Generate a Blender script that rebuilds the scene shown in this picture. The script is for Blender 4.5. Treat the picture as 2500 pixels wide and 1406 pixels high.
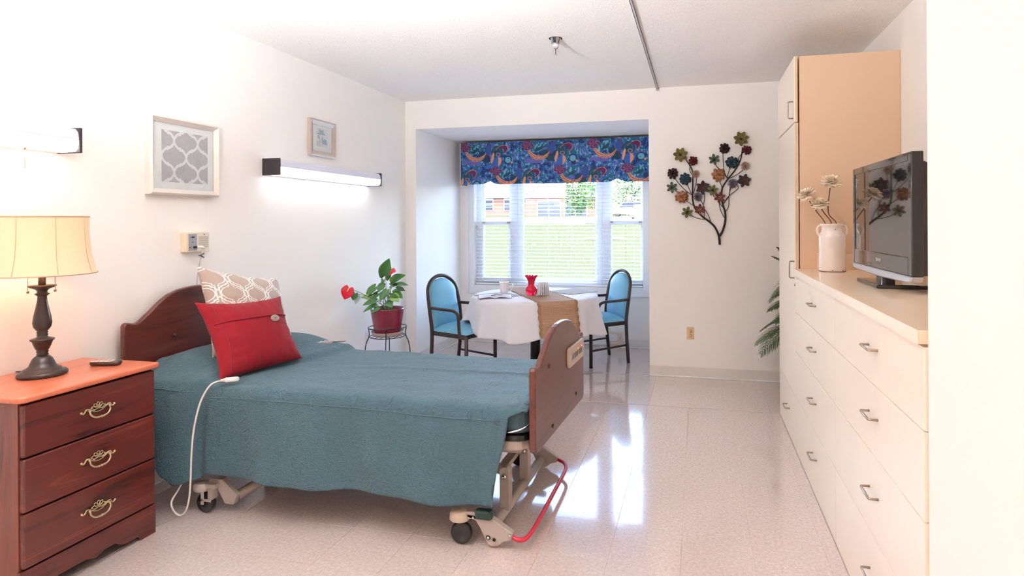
import bpy, bmesh, math, random
from mathutils import Vector, Matrix
for _o in list(bpy.data.objects): bpy.data.objects.remove(_o)
S = bpy.context.scene
COL = S.collection
PI = math.pi
R = math.radians

# ------------------------------------------------------------------ camera, world, exposure
# camera stands at the origin, 1.45 m up; +Y runs along the left wall to the window, +X to the cabinets
F_PX, PX, PY, CAM_H = 1420.0, 1380.0, 541.0, 1.45
yaw, roll = math.atan(323.0 / F_PX), 0.0045
cd = bpy.data.cameras.new('camera'); cam = bpy.data.objects.new('camera', cd); COL.objects.link(cam)
cd.sensor_fit = 'HORIZONTAL'; cd.sensor_width = 36.0; cd.lens = F_PX / 2500.0 * 36.0
cd.shift_x = (1250.0 - PX) / 2500.0; cd.shift_y = -(703.0 - PY) / 2500.0
cd.clip_start = 0.05; cd.clip_end = 400
_f = Vector((-math.sin(yaw), math.cos(yaw), 0)); _r = Vector((math.cos(yaw), math.sin(yaw), 0)); _u = Vector((0, 0, 1))
_r2 = _r * math.cos(roll) - _u * math.sin(roll); _u2 = _u * math.cos(roll) + _r * math.sin(roll)
cam.matrix_world = Matrix(((_r2.x, _u2.x, -_f.x, 0), (_r2.y, _u2.y, -_f.y, 0), (_r2.z, _u2.z, -_f.z, CAM_H), (0, 0, 0, 1)))
S.camera = cam
S.view_settings.view_transform = 'Standard'
S.view_settings.look = 'None'
S.view_settings.gamma = 1.0
S.view_settings.use_curve_mapping = False
S.view_settings.exposure = 1.28
S.cycles.use_denoising = True
S.cycles.max_bounces = 12
S.cycles.diffuse_bounces = 8
S.cycles.glossy_bounces = 4
S.cycles.transparent_max_bounces = 10
S.cycles.sample_clamp_indirect = 8.0
S.cycles.use_adaptive_sampling = True
S.cycles.adaptive_threshold = 0.04
S.cycles.use_light_tree = False
S.cycles.caustics_reflective = False
S.cycles.caustics_refractive = False

w = bpy.data.worlds.new('world'); S.world = w; w.use_nodes = True
wn = w.node_tree.nodes; wl = w.node_tree.links
wn.clear()
sky = wn.new('ShaderNodeTexSky'); sky.sky_type = 'NISHITA'; sky.sun_disc = False
sky.sun_elevation = R(52); sky.sun_rotation = R(200); sky.dust_density = 3.0; sky.ozone_density = 1.0
bg = wn.new('ShaderNodeBackground'); bg.inputs['Strength'].default_value = 2.1
wo = wn.new('ShaderNodeOutputWorld')
wl.new(sky.outputs[0], bg.inputs[0]); wl.new(bg.outputs[0], wo.inputs[0])

ld = bpy.data.lights.new('sun', 'SUN'); ld.energy = 0.4; ld.angle = R(1.0); ld.color = (1.0, 0.96, 0.9)
sun = bpy.data.objects.new('sun', ld); COL.objects.link(sun)
sun.rotation_euler = (R(42), 0, R(-22))            # behind the building: lights the lawn, never enters the room
# sampling portal in the window opening (guides the sky's own light, adds none)
pd = bpy.data.lights.new('window_portal', 'AREA'); pd.shape = 'RECTANGLE'; pd.size = 2.1; pd.size_y = 1.68; pd.energy = 1
pd.cycles.is_portal = True
po = bpy.data.objects.new('window_portal', pd); COL.objects.link(po)
po.location = (-1.62, 6.90, 1.5); po.rotation_euler = (R(-90), 0, 0)

UPLIGHT_W, UPLIGHT_C = 59.0, (0.91, 0.96, 1.0)     # added uplighter out of view, brightens the room
FLUSH_E = 17.0                                        # added ceiling lamp behind the camera, warm fill
TUBE_E = 2.4                                          # fluorescent diffusers
BULB_W = 1.3                                          # table lamp bulb

# ------------------------------------------------------------------ helpers
def lin(c):
    return tuple(((v / 255.0) / 12.92 if v / 255.0 <= 0.04045 else ((v / 255.0 + 0.055) / 1.055) ** 2.4) for v in c)

MATS = {}
class NT:
    """small wrapper for writing node trees"""
    def __init__(s, name):
        s.m = bpy.data.materials.new(name); s.m.use_nodes = True
        s.t = s.m.node_tree; s.n = s.t.nodes; s.l = s.t.links
        s.b = s.n['Principled BSDF']; s.out = s.n['Material Output']
    def add(s, typ, **kw):
        nd = s.n.new(typ)
        for k, v in kw.items(): setattr(nd, k, v)
        return nd
    def link(s, a, b): s.l.new(a, b)
    def val(s, sock, v): s.b.inputs[sock].default_value = v
    def math(s, op, a, b=None, c=None):
        nd = s.add('ShaderNodeMath', operation=op)
        for i, v in enumerate((a, b, c)):
            if v is None: continue
            if isinstance(v, (int, float)): nd.inputs[i].default_value = v
            else: s.link(v, nd.inputs[i])
        return nd.outputs[0]
    def mix(s, fac, a, b, blend='MIX'):
        nd = s.add('ShaderNodeMix', data_type='RGBA', blend_type=blend)
        for sock, v in ((nd.inputs['Factor'], fac), (nd.inputs['A'], a), (nd.inputs['B'], b)):
            if isinstance(v, (int, float)): sock.default_value = v
            elif isinstance(v, tuple): sock.default_value = (*v[:3], 1)
            else: s.link(v, sock)
        return nd.outputs['Result']
    def coord(s, scale=(1, 1, 1), rot=(0, 0, 0), kind='Object'):
        tc = s.add('ShaderNodeTexCoord'); mp = s.add('ShaderNodeMapping')
        s.link(tc.outputs[kind], mp.inputs[0]); mp.inputs['Scale'].default_value = scale; mp.inputs['Rotation'].default_value = rot
        return mp.outputs[0]
    def noise(s, vec, scale, detail=3, rough=0.5, dist=0.0):
        nd = s.add('ShaderNodeTexNoise'); s.link(vec, nd.inputs['Vector'])
        nd.inputs['Scale'].default_value = scale; nd.inputs['Detail'].default_value = detail
        nd.inputs['Roughness'].default_value = rough; nd.inputs['Distortion'].default_value = dist
        return nd.outputs['Fac']
    def ramp(s, fac, stops, interp='LINEAR'):
        nd = s.add('ShaderNodeValToRGB'); s.link(fac, nd.inputs[0]); cr = nd.color_ramp; cr.interpolation = interp
        while len(cr.elements) < len(stops): cr.elements.new(0.5)
        for e, (p, c) in zip(cr.elements, stops): e.position = p; e.color = (*c[:3], 1)
        return nd.outputs[0]
    def bump(s, h, strength, dist=0.01):
        nd = s.add('ShaderNodeBump'); nd.inputs['Strength'].default_value = strength; nd.inputs['Distance'].default_value = dist
        s.link(h, nd.inputs['Height']); s.link(nd.outputs[0], s.b.inputs['Normal'])
    def base(s, sock): s.link(sock, s.b.inputs['Base Color'])

def mat(name, rgb=None, rough=0.5, metal=0.0, spec=0.5, bump=None, var=None, coat=0.0, sheen=0.0, emit=None, trans=0.0, ior=1.5):
    """plain procedural material: colour with a touch of noise variation and optional fine relief"""
    if name in MATS: return MATS[name]
    t = NT(name); c = lin(rgb)
    t.val('Base Color', (*c, 1)); t.val('Roughness', rough); t.val('Metallic', metal); t.val('Specular IOR Level', spec); t.val('IOR', ior)
    t.val('Coat Weight', coat); t.val('Sheen Weight', sheen); t.val('Transmission Weight', trans)
    if emit: t.val('Emission Color', (*lin(emit[0]), 1)); t.val('Emission Strength', emit[1])
    v = t.coord()
    a, sc = var or (0.05, 9.0)
    n = t.noise(v, sc, 3)
    t.base(t.mix(n, tuple(x * (1 - a) for x in c), tuple(min(1, x * (1 + a)) for x in c)))
    if bump: t.bump(t.noise(v, bump[0], 3), bump[1], 0.004)
    MATS[name] = t.m
    return t.m

class MB:
    """collects geometry for ONE mesh object"""
    def __init__(s): s.v = []; s.f = []; s.sm = []
    def _add(s, vs, fs, smooth):
        o = len(s.v); s.v += [tuple(p) for p in vs]; s.f += [tuple(i + o for i in q) for q in fs]; s.sm += [smooth] * len(fs)
        return s
    def box(s, x0, x1, y0, y1, z0, z1, M=None):
        vs = [Vector((x, y, z)) for z in (z0, z1) for y in (y0, y1) for x in (x0, x1)]
        if M: vs = [M @ p for p in vs]
        return s._add(vs, [(0, 2, 3, 1), (4, 5, 7, 6), (0, 1, 5, 4), (2, 6, 7, 3), (0, 4, 6, 2), (1, 3, 7, 5)], False)
    def tube(s, pts, r, n=10, closed=False, cap=True, sy=1.0):
        pts = [Vector(p) for p in pts]; m = len(pts); rs = r if isinstance(r, (list, tuple)) else [r] * m
        T = []
        for i in range(m):
            a = pts[(i - 1) % m] if (closed or i > 0) else pts[i]; b = pts[(i + 1) % m] if (closed or i < m - 1) else pts[i]
            d = b - a; T.append(d.normalized() if d.length > 1e-9 else Vector((0, 0, 1)))
        up = Vector((0, 0, 1)) if abs(T[0].z) < 0.9 else Vector((1, 0, 0))
        N = (up - T[0] * up.dot(T[0])).normalized(); vs = []
        for i in range(m):
            N = N - T[i] * N.dot(T[i])
            N = N.normalized() if N.length > 1e-6 else T[i].orthogonal().normalized()
            B = T[i].cross(N)
            for k in range(n):
                a = 2 * PI * k / n
                vs.append(pts[i] + N * (math.cos(a) * rs[i]) + B * (math.sin(a) * rs[i] * sy))
        fs = []
        for i in range(m if closed else m - 1):
            j = (i + 1) % m
            for k in range(n): fs.append((i * n + k, i * n + (k + 1) % n, j * n + (k + 1) % n, j * n + k))
        s._add(vs, fs, True)
        if cap and not closed:
            o = len(s.v) - len(vs)
            s.f += [tuple(o + k for k in reversed(range(n))), tuple(o + (m - 1) * n + k for k in range(n))]; s.sm += [False, False]
        return s
    def lathe(s, prof, c=(0, 0, 0), n=28, M=None, smooth=True, sx=1.0, sy=1.0):
        """prof: (radius, z) from bottom to top, revolved about z through c"""
        vs = []; fs = []; m = len(prof)
        for (r, z) in prof:
            for k in range(n):
                a = 2 * PI * k / n; p = Vector((c[0] + r * math.cos(a) * sx, c[1] + r * math.sin(a) * sy, c[2] + z))
                vs.append(M @ p if M else p)
        for i in range(m - 1):
            for k in range(n): fs.append((i * n + k, i * n + (k + 1) % n, (i + 1) * n + (k + 1) % n, (i + 1) * n + k))
        s._add(vs, fs, smooth)
        o = len(s.v) - len(vs)
        if prof[0][0] > 1e-6: s.f.append(tuple(o + k for k in reversed(range(n)))); s.sm.append(False)
        if prof[-1][0] > 1e-6: s.f.append(tuple(o + (m - 1) * n + k for k in range(n))); s.sm.append(False)
        return s
    def prism(s, poly, fn, t0, t1):
        """poly: 2-D outline; fn(a, b, t) -> 3-D point; extruded from t0 to t1"""
        m = len(poly); vs = [fn(a, b, t0) for a, b in poly] + [fn(a, b, t1) for a, b in poly]
        fs = [tuple(reversed(range(m))), tuple(range(m, 2 * m))] + [(i, (i + 1) % m, m + (i + 1) % m, m + i) for i in range(m)]
        return s._add(vs, fs, False)
    def grid(s, fn, nu, nv, smooth=True):
        vs = [fn(i / (nu - 1), j / (nv - 1)) for j in range(nv) for i in range(nu)]
        return s._add(vs, [(j * nu + i, j * nu + i + 1, (j + 1) * nu + i + 1, (j + 1) * nu + i) for j in range(nv - 1) for i in range(nu - 1)], smooth)
    def ball(s, c, r, n=12, m=8, sc=(1, 1, 1), M=None):
        pr = [(max(1e-7, math.sin(PI * i / m)), -math.cos(PI * i / m)) for i in range(m + 1)]
        MM = Matrix.Translation(Vector(c)) @ (M or Matrix()) @ Matrix.Diagonal((r * sc[0], r * sc[1], r * sc[2], 1))
        return s.lathe(pr, n=n, M=MM)
    def mesh(s, name):
        me = bpy.data.meshes.new(name); me.from_pydata(s.v, [], s.f); me.validate(clean_customdata=False)
        if len(me.polygons) == len(s.sm): me.polygons.foreach_set('use_smooth', s.sm)
        me.update(); return me
    def build(s, name, material, parent=None, bevel=0.0, seg=2, sub=0, solid=0.0, fixn=True):
        wl_ = WL.get(parent.name, Vector()) if parent else Vector()
        if wl_.length > 0: s.v = [(p[0] - wl_.x, p[1] - wl_.y, p[2] - wl_.z) for p in s.v]
        me = s.mesh(name)
        if fixn:
            bm = bmesh.new(); bm.from_mesh(me); bmesh.ops.recalc_face_normals(bm, faces=bm.faces); bm.to_mesh(me); bm.free()
        o = bpy.data.objects.new(name, me); COL.objects.link(o)
        if material: me.materials.append(material)
        if parent: o.parent = parent
        WL[o.name] = wl_
        if solid: md = o.modifiers.new('solid', 'SOLIDIFY'); md.thickness = solid; md.offset = 0
        if bevel:
            md = o.modifiers.new('bevel', 'BEVEL'); md.width = bevel; md.segments = seg; md.limit_method = 'ANGLE'; md.angle_limit = R(40)
            md.harden_normals = False
        if sub: md = o.modifiers.new('sub', 'SUBSURF'); md.levels = sub; md.render_levels = sub
        return o
WL = {}
def bx(*a, **k): return MB().box(*a, **k)
def thing(name, label, cat, loc=(0, 0, 0), rz=0.0, group=None):
    o = bpy.data.objects.new(name, None); COL.objects.link(o); o.location = loc; o.rotation_euler = (0, 0, rz)
    o.empty_display_size = 0.05
    WL[o.name] = Vector(loc)
    o['label'] = label; o['category'] = cat
    if group: o['group'] = group
    return o
def tag(o, label, cat, group=None):
    o['label'] = label; o['category'] = cat
    if group: o['group'] = group
    return o
def struct(o, label=None):
    o['kind'] = 'structure'
    if label: o['label'] = label
    return o
def dup(root, loc, rz, label):
    r = root.copy(); COL.objects.link(r); r.location = loc; r.rotation_euler = (0, 0, rz); r['label'] = label
    for ch in list(root.children):
        c = ch.copy(); COL.objects.link(c); c.parent = r
        for g in list(ch.children):
            d = g.copy(); COL.objects.link(d); d.parent = c
    return r
def sm(t): t = max(0.0, min(1.0, t)); return t * t * (3 - 2 * t)
def lerp(a, b, t): return a + (b - a) * t
def spline(pts, n):
    """Catmull-Rom through points, n samples per span"""
    P = [Vector(p) for p in pts]; out = []
    for i in range(len(P) - 1):
        p0 = P[max(i - 1, 0)]; p1 = P[i]; p2 = P[i + 1]; p3 = P[min(i + 2, len(P) - 1)]
        for k in range(n):
            t = k / n
            out.append(0.5 * ((2 * p1) + (p2 - p0) * t + (2 * p0 - 5 * p1 + 4 * p2 - p3) * t * t + (3 * p1 - p0 - 3 * p2 + p3) * t ** 3))
    out.append(P[-1]); return out
def arr(o, name, values):
    at = o.data.attributes.new(name, 'FLOAT_COLOR', 'POINT')
    flat = []
    for c in values: flat += [c[0], c[1], c[2], 1.0]
    at.data.foreach_set('color', flat)
def attr_mat(name, attr, rough=0.6, bump=None, sheen=0.0, spec=0.4):
    t = NT(name); a = t.add('ShaderNodeAttribute', attribute_name=attr)
    v = t.coord(); n = t.noise(v, 260, 2)
    t.base(t.mix(0.10, a.outputs['Color'], t.ramp(n, [(0.3, (0.25, 0.25, 0.25)), (0.7, (1, 1, 1))]), 'MULTIPLY'))
    t.val('Roughness', rough); t.val('Sheen Weight', sheen); t.val('Specular IOR Level', spec)
    if bump: t.bump(t.noise(v, bump[0], 2), bump[1], 0.003)
    return t.m

# ------------------------------------------------------------------ shared materials
def m_wall():
    t = NT('wall_paint'); c = lin((248, 245, 241)); v = t.coord()
    t.base(t.mix(t.noise(v, 1.3, 4), tuple(x * 0.985 for x in c), c)); t.val('Roughness', 0.8); t.val('Specular IOR Level', 0.25)
    t.bump(t.noise(v, 220, 2), 0.06, 0.002); return t.m
def m_ceil():
    t = NT('textured_ceiling'); c = lin((251, 249, 247)); v = t.coord()
    n = t.noise(v, 85, 5, 0.7)
    t.base(t.mix(t.ramp(n, [(0.40, (0, 0, 0)), (0.62, (1, 1, 1))]), tuple(x * 0.95 for x in c), c)); t.val('Roughness', 0.95); t.val('Specular IOR Level', 0.1)
    t.bump(n, 0.45, 0.010); return t.m
def m_floor():
    t = NT('vinyl_composition_tile'); v = t.coord(kind='Object')
    gi = t.add('ShaderNodeNewGeometry'); pos = gi.outputs['Position']
    oi = t.add('ShaderNodeObjectInfo')
    n1 = t.noise(pos, 70, 4, 0.65); n2 = t.noise(pos, 150, 2, 0.6); n3 = t.noise(pos, 3.0, 3)
    a = t.ramp(n1, [(0.30, lin((196, 178, 173))), (0.46, lin((212, 196, 191))), (0.58, lin((220, 206, 201))), (0.74, lin((236, 226, 221)))])
    b = t.mix(t.ramp(n2, [(0.64, (0, 0, 0)), (0.74, (0.45, 0.45, 0.45))]), a, lin((184, 160, 154)))
    c = t.mix(t.math('MULTIPLY', n3, 0.35), b, lin((214, 196, 188)))
    d = t.mix(t.math('MULTIPLY', oi.outputs['Random'], 0.05), c, lin((204, 186, 180)))
    t.base(d)
    sc = t.noise(pos, 9, 5, 0.7); t.link(t.math('MULTIPLY_ADD', sc, 0.10, 0.085), t.b.inputs['Roughness'])
    t.val('Specular IOR Level', 0.9); t.val('Coat Weight', 0.9); t.val('Coat Roughness', 0.06)
    t.bump(t.noise(pos, 14, 3), 0.012, 0.01); return t.m
def m_wood(name, dark, mid, light, axis, rough=0.33, scale=1.0):
    t = NT(name)
    sc = {'x': (0.9, 11, 11), 'y': (11, 0.9, 11), 'z': (11, 11, 0.9)}[axis]
    gi = t.add('ShaderNodeNewGeometry'); mp = t.add('ShaderNodeMapping'); t.link(gi.outputs['Position'], mp.inputs[0])
    mp.inputs['Scale'].default_value = tuple(k * scale for k in sc)
    n = t.noise(mp.outputs[0], 1.6, 6, 0.62, 1.1); n2 = t.noise(mp.outputs[0], 14, 3, 0.6)
    col = t.ramp(n, [(0.30, lin(dark)), (0.44, lin(mid)), (0.56, lin(mid)), (0.70, lin(light))])
    t.base(t.mix(t.math('MULTIPLY', n2, 0.22), col, lin(dark)))
    t.val('Roughness', rough); t.val('Coat Weight', 0.25); t.val('Coat Roughness', 0.2)
    t.bump(n2, 0.05, 0.002); return t.m
M_WALL, M_CEIL, M_FLOOR = m_wall(), m_ceil(), m_floor()
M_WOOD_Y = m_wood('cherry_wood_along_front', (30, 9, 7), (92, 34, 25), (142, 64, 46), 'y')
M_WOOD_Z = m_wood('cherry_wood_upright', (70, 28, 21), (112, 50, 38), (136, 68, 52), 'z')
M_WOOD_LIT = m_wood('cherry_wood_lamplit', (164, 82, 58), (196, 108, 78), (212, 128, 98), 'y')  # lighter cherry: lamplight on the dresser top is put into the colour
M_BASEB = mat('vinyl_base_trim', (226, 222, 216), 0.45)
M_LAM = mat('almond_laminate', (250, 238, 222), 0.34, var=(0.015, 2.0))
M_LAMEDGE = mat('almond_laminate_edge', (220, 190, 158), 0.4, var=(0.02, 4))
M_PULL = mat('brushed_nickel_pull', (176, 160, 146), 0.28, 1.0)
M_WHITE = mat('white_vinyl', (240, 241, 243), 0.4, var=(0.01, 3))
M_DARK = mat('dark_bronze_metal', (62, 52, 49), 0.35, 0.3)
M_BLACK = mat('black_plastic', (22, 20, 20), 0.35)
M_CHROME = mat('chrome', (215, 215, 215), 0.12, 1.0)
M_BEIGE = mat('beige_device_plastic', (226, 210, 186), 0.5)
M_FRAME = mat('greige_bed_steel', (176, 163, 154), 0.42, 0.15)
M_CLOTHW = mat('white_table_linen', (238, 236, 240), 0.85, sheen=0.2, bump=(420, 0.12))
def m_glass():
    t = NT('window_glass'); t.n.remove(t.b)
    tr = t.add('ShaderNodeBsdfTransparent'); gl = t.add('ShaderNodeBsdfGlossy'); gl.inputs['Roughness'].default_value = 0.02
    lw = t.add('ShaderNodeLayerWeight'); lw.inputs[0].default_value = 0.5; mx = t.add('ShaderNodeMixShader')
    fac = t.math('MULTIPLY_ADD', t.math('POWER', lw.outputs['Facing'], 5.0), 0.9, 0.03)
    tr.inputs[0].default_value = (0.97, 0.98, 0.985, 1)
    t.link(fac, mx.inputs[0]); t.link(tr.outputs[0], mx.inputs[1]); t.link(gl.outputs[0], mx.inputs[2]); t.link(mx.outputs[0], t.out.inputs[0])
    return t.m
M_GLASS = m_glass()

# ------------------------------------------------------------------ room shell
XL, XC, XR, YB, YA, ZC, ZA = -2.95, 0.605, 1.20, 5.51, 6.65, 2.70, 2.41
AX0, AX1 = -2.83, -0.445            # alcove side walls
YF = -1.6                           # wall behind the camera
YN = 1.75                           # end of the near right wall
fl = struct(bx(-3.2, 1.45, YF - 0.2, 6.9, -0.12, -0.0014).build('floor', mat('tile_joint', (190, 170, 164), 0.6)))
P = 0.3055
def rects_at(x0, x1, y0, y1):
    out = []
    for (a, b, c, d) in ((XL, XC - 0.008, YF, 4.62), (XL, XR, 4.62, YB), (AX0, AX1, YB, YA)):
        p, q, r_, s_ = max(x0, a), min(x1, b), max(y0, c), min(y1, d)
        if q - p > 0.02 and s_ - r_ > 0.02: out.append((p, q, r_, s_))
    return out
tile_mesh = {}
far_tiles = MB()
g = 0.0004
for i in range(-10, 5):
    for j in range(-16, 13):
        for (p, q, r_, s_) in rects_at(-0.076 + i * P, -0.076 + (i + 1) * P, 3.084 + j * P, 3.084 + (j + 1) * P):
            if s_ < 1.9:
                far_tiles.box(p + g, q - g, r_ + g, s_ - g, -0.004, 0.0); continue
            k = (round(q - p, 3), round(s_ - r_, 3))
            if k not in tile_mesh:
                hx, hy = k[0] / 2 - g, k[1] / 2 - g; b = 0.0004
                mb = MB(); vs = [(-hx, -hy, -0.004), (hx, -hy, -0.004), (hx, hy, -0.004), (-hx, hy, -0.004),
                                 (-hx, -hy, -0.0004), (hx, -hy, -0.0004), (hx, hy, -0.0004), (-hx, hy, -0.0004),
                                 (-hx + b, -hy + b, 0), (hx - b, -hy + b, 0), (hx - b, hy - b, 0), (-hx + b, hy - b, 0)]
                fs = [(8, 9, 10, 11)] + [(a, (a + 1) % 4, 4 + (a + 1) % 4, 4 + a) for a in range(4)] + [(4 + a, 4 + (a + 1) % 4, 8 + (a + 1) % 4, 8 + a) for a in range(4)]
                mb._add(vs, fs, False); me = mb.mesh('tile'); me.materials.append(M_FLOOR); tile_mesh[k] = me
            o = bpy.data.objects.new('tile', tile_mesh[k]); COL.objects.link(o); o.parent = fl; o.location = ((p + q) / 2, (r_ + s_) / 2, 0)
ft = far_tiles.build('tile_field', M_FLOOR, fl); ft['kind'] = 'stuff'

struct(bx(-3.2, 1.45, YF - 0.2, YB + 0.25, ZC, ZC + 0.15).build('ceiling', M_CEIL))
struct(bx(AX0 - 0.15, AX1 + 0.15, YB + 0.02, YA + 0.25, ZA, ZA + 0.25).build('ceiling_alcove', M_CEIL))
struct(bx(XL - 0.2, XL, YF, YB, -0.1, ZC).build('wall_left', M_WALL))
wb = MB(); wb.box(XL - 0.2, AX0, YB, YB + 0.02, 0, ZC); wb.box(AX0, AX1, YB, YB + 0.02, ZA, ZC); wb.box(AX1, XR + 0.2, YB, YB + 0.02, 0, ZC)
struct(wb.build('wall_back', M_WALL))
struct(bx(AX0 - 0.15, AX0, YB + 0.02, YA + 0.2, 0, ZA).build('wall_alcove_left', M_WALL))
struct(bx(AX1, AX1 + 0.15, YB + 0.02, YA + 0.2, 0, ZA).build('wall_alcove_right', M_WALL))
WX0, WX1, WZ0, WZ1 = -2.642, -0.606, 0.69, 2.33
wa = MB(); wa.box(AX0, WX0, YA, YA + 0.2, 0, ZA); wa.box(WX1, AX1, YA, YA + 0.2, 0, ZA); wa.box(WX0, WX1, YA, YA + 0.2, 0, WZ0); wa.box(WX0, WX1, YA, YA + 0.2, WZ1, ZA)
struct(wa.build('wall_alcove_back', M_WALL))
struct(bx(XR, XR + 0.2, YN, YB, 0, ZC).build('wall_right', M_WALL))
struct(bx(XC, XR + 0.2, YF, YN, 0, ZC).build('wall_right_near', M_WALL, bevel=0.004))
struct(bx(XL - 0.2, XC, YF - 0.15, YF, 0, ZC).build('wall_front', M_WALL))
def baseboard(name, x0, x1, y0, y1, nx, ny):
    b = MB(); b.box(x0, x1, y0, y1, 0.012, 0.100)
    o = struct(b.build(name, M_BASEB, bevel=0.003))
    e = 0.008
    MB().box(x0 - (e if nx < 0 else 0), x1 + (e if nx > 0 else 0), y0 - (e if ny < 0 else 0), y1 + (e if ny > 0 else 0), 0.0, 0.013).build('cove_toe', M_WHITE, o, bevel=0.003)
baseboard('baseboard_back', AX1, XR, YB - 0.006, YB, 0, -1)
baseboard('baseboard_left', XL, XL + 0.006, YF, YB, 1, 0)
baseboard('baseboard_back_left', XL + 0.015, AX0, YB - 0.006, YB, 0, -1)
baseboard('baseboard_alcove_left', AX0, AX0 + 0.006, YB, YA, 1, 0)
baseboard('baseboard_alcove_back', AX0 + 0.015, AX1, YA - 0.006, YA, 0, -1)

# ------------------------------------------------------------------ window: casing, three units, panes
tr = MB(); yc0, yc1 = YA - 0.022, YA; CW = 0.082
def mitre(poly): tr.prism(poly, lambda a, b, t: (a, t, b), yc0, yc1)
ox0, ox1, oz0, oz1 = WX0 - CW, WX1 + CW, WZ0 - CW - 0.02, WZ1 + CW - 0.01
mitre([(ox0, oz0), (WX0, WZ0), (WX0, WZ1), (ox0, oz1)]); mitre([(ox1, oz0), (ox1, oz1), (WX1, WZ1), (WX1, WZ0)])
mitre([(ox0, oz0), (ox1, oz0), (WX1, WZ0), (WX0, WZ0)])
for (a, b, c, d) in ((ox0, ox0 + 0.016, oz0, oz1), (ox1 - 0.016, ox1, oz0, oz1), (ox0, ox1, oz0, oz0 + 0.016)): tr.box(a, b, yc0 - 0.012, yc0, c, d)
struct(tr.build('trim_1', M_WHITE, bevel=0.003))
wy0, wy1 = YA + 0.075, YA + 0.135
def window(n, x0, x1, gx0, gx1, hung):
    fr = MB()
    z0, z1 = WZ0, WZ1
    fr.box(x0, gx0 - 0.03, wy0, wy1, z0, z1); fr.box(gx1 + 0.03, x1, wy0, wy1, z0, z1)
    fr.box(gx0 - 0.03, gx1 + 0.03, wy0, wy1, z0, z0 + 0.04); fr.box(gx0 - 0.03, gx1 + 0.03, wy0, wy1, z1 - 0.04, z1)
    o = struct(fr.build('window_%d' % n, M_WHITE, bevel=0.004))
    def sash(za, zb, y0, y1, rail):
        s_ = MB(); s_.box(gx0 - 0.03, gx0, y0, y1, za, zb); s_.box(gx1, gx1 + 0.03, y0, y1, za, zb)
        s_.box(gx0, gx1, y0, y1, za, za + rail); s_.box(gx0, gx1, y0, y1, zb - 0.035, zb)
        so = s_.build('sash', M_WHITE, o, bevel=0.004)
        bx(gx0, gx1, (y0 + y1) / 2 - 0.002, (y0 + y1) / 2 + 0.002, za + rail, zb - 0.035).build('pane', M_GLASS, so)
        return so
    if hung:
        lo = sash(z0 + 0.04, 1.455, wy0 - 0.022, wy0 + 0.012, 0.05)
        sash(1.425, z1 - 0.04, wy0 + 0.014, wy0 + 0.045, 0.035)
        for xx in (gx0 + 0.0, gx1 - 0.0):
            MB().box(xx - 0.018, xx + 0.018, wy0 - 0.03, wy0 - 0.02, 1.432, 1.452).build('tilt_latch', mat('latch_grey', (170, 172, 178), 0.4), lo, bevel=0.002)
    else:
        sash(z0 + 0.04, z1 - 0.04, wy0 + 0.0, wy0 + 0.03, 0.03)
window(1, WX0, -2.12, -2.545, -2.228, True)
window(2, -2.12, -1.085, -2.044, -1.165, False)
window(3, -1.085, WX1, -0.971, -0.640, True)

# ------------------------------------------------------------------ blinds: headrail, slats, ladder cords, bottom rail
M_SLAT = mat('white_blind_slat', (246, 247, 249), 0.35, var=(0.01, 3))
def blind(x0, x1, label, nl):
    t = thing('window_blind', label, 'blind', ((x0 + x1) / 2, YA + 0.027, WZ0), group='blinds in the window')
    xm = (x0 + x1) / 2; y = YA + 0.027
    bx(x0, x1, y - 0.026, y + 0.026, WZ1 - 0.06, WZ1 - 0.004).build('headrail', M_SLAT, t, bevel=0.003)
    # one crowned slat, shared
    h = (x1 - x0) / 2; s_ = MB(); n = 5; d = 0.0235; rows = []
    for k in range(n):
        a = -1 + 2 * k / (n - 1); rows.append((a * d, 0.0035 * (1 - a * a) + a * 0.0025))
    vs = [(sx * h, yy, zz + 0.0007) for sx in (-1, 1) for yy, zz in rows] + [(sx * h, yy, zz - 0.0007) for sx in (-1, 1) for yy, zz in rows]
    fs = [(k, k + 1, n + k + 1, n + k) for k in range(n - 1)] + [(2 * n + k, 3 * n + k, 3 * n + k + 1, 2 * n + k + 1) for k in range(n - 1)]
    fs += [(0, n, 3 * n, 2 * n), (n - 1, 3 * n - 1, 4 * n - 1, 2 * n - 1)]
    s_._add(vs, fs, False); me = s_.mesh('slat'); me.materials.append(M_SLAT)
    z = 0.735; pitch = 0.0425
    while z < WZ1 - 0.07:
        o = bpy.data.objects.new('slat', me); COL.objects.link(o); o.parent = t; o.location = (xm - t.location.x, 0, z - WZ0); z += pitch
    bx(x0, x1, y - 0.024, y + 0.024, WZ0 + 0.006, WZ0 + 0.026).build('bottom_rail', M_SLAT, t, bevel=0.003)
    for k in range(nl):
        xx = lerp(x0 + 0.10, x1 - 0.10, k / (nl - 1) if nl > 1 else 0.5)
        for yy in (y - 0.025, y + 0.025):
            MB().tube([(xx, yy, WZ0 + 0.02), (xx, yy, WZ1 - 0.05)], 0.0011, 5).build('ladder_cord', M_SLAT, t)
blind(WX0 + 0.012, -2.112, 'narrow white slat blind on the left sash window', 2)
blind(-2.108, -1.079, 'wide white slat blind on the middle picture window', 4)
blind(-1.075, WX1 - 0.008, 'narrow white slat blind on the right sash window', 2)

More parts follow.
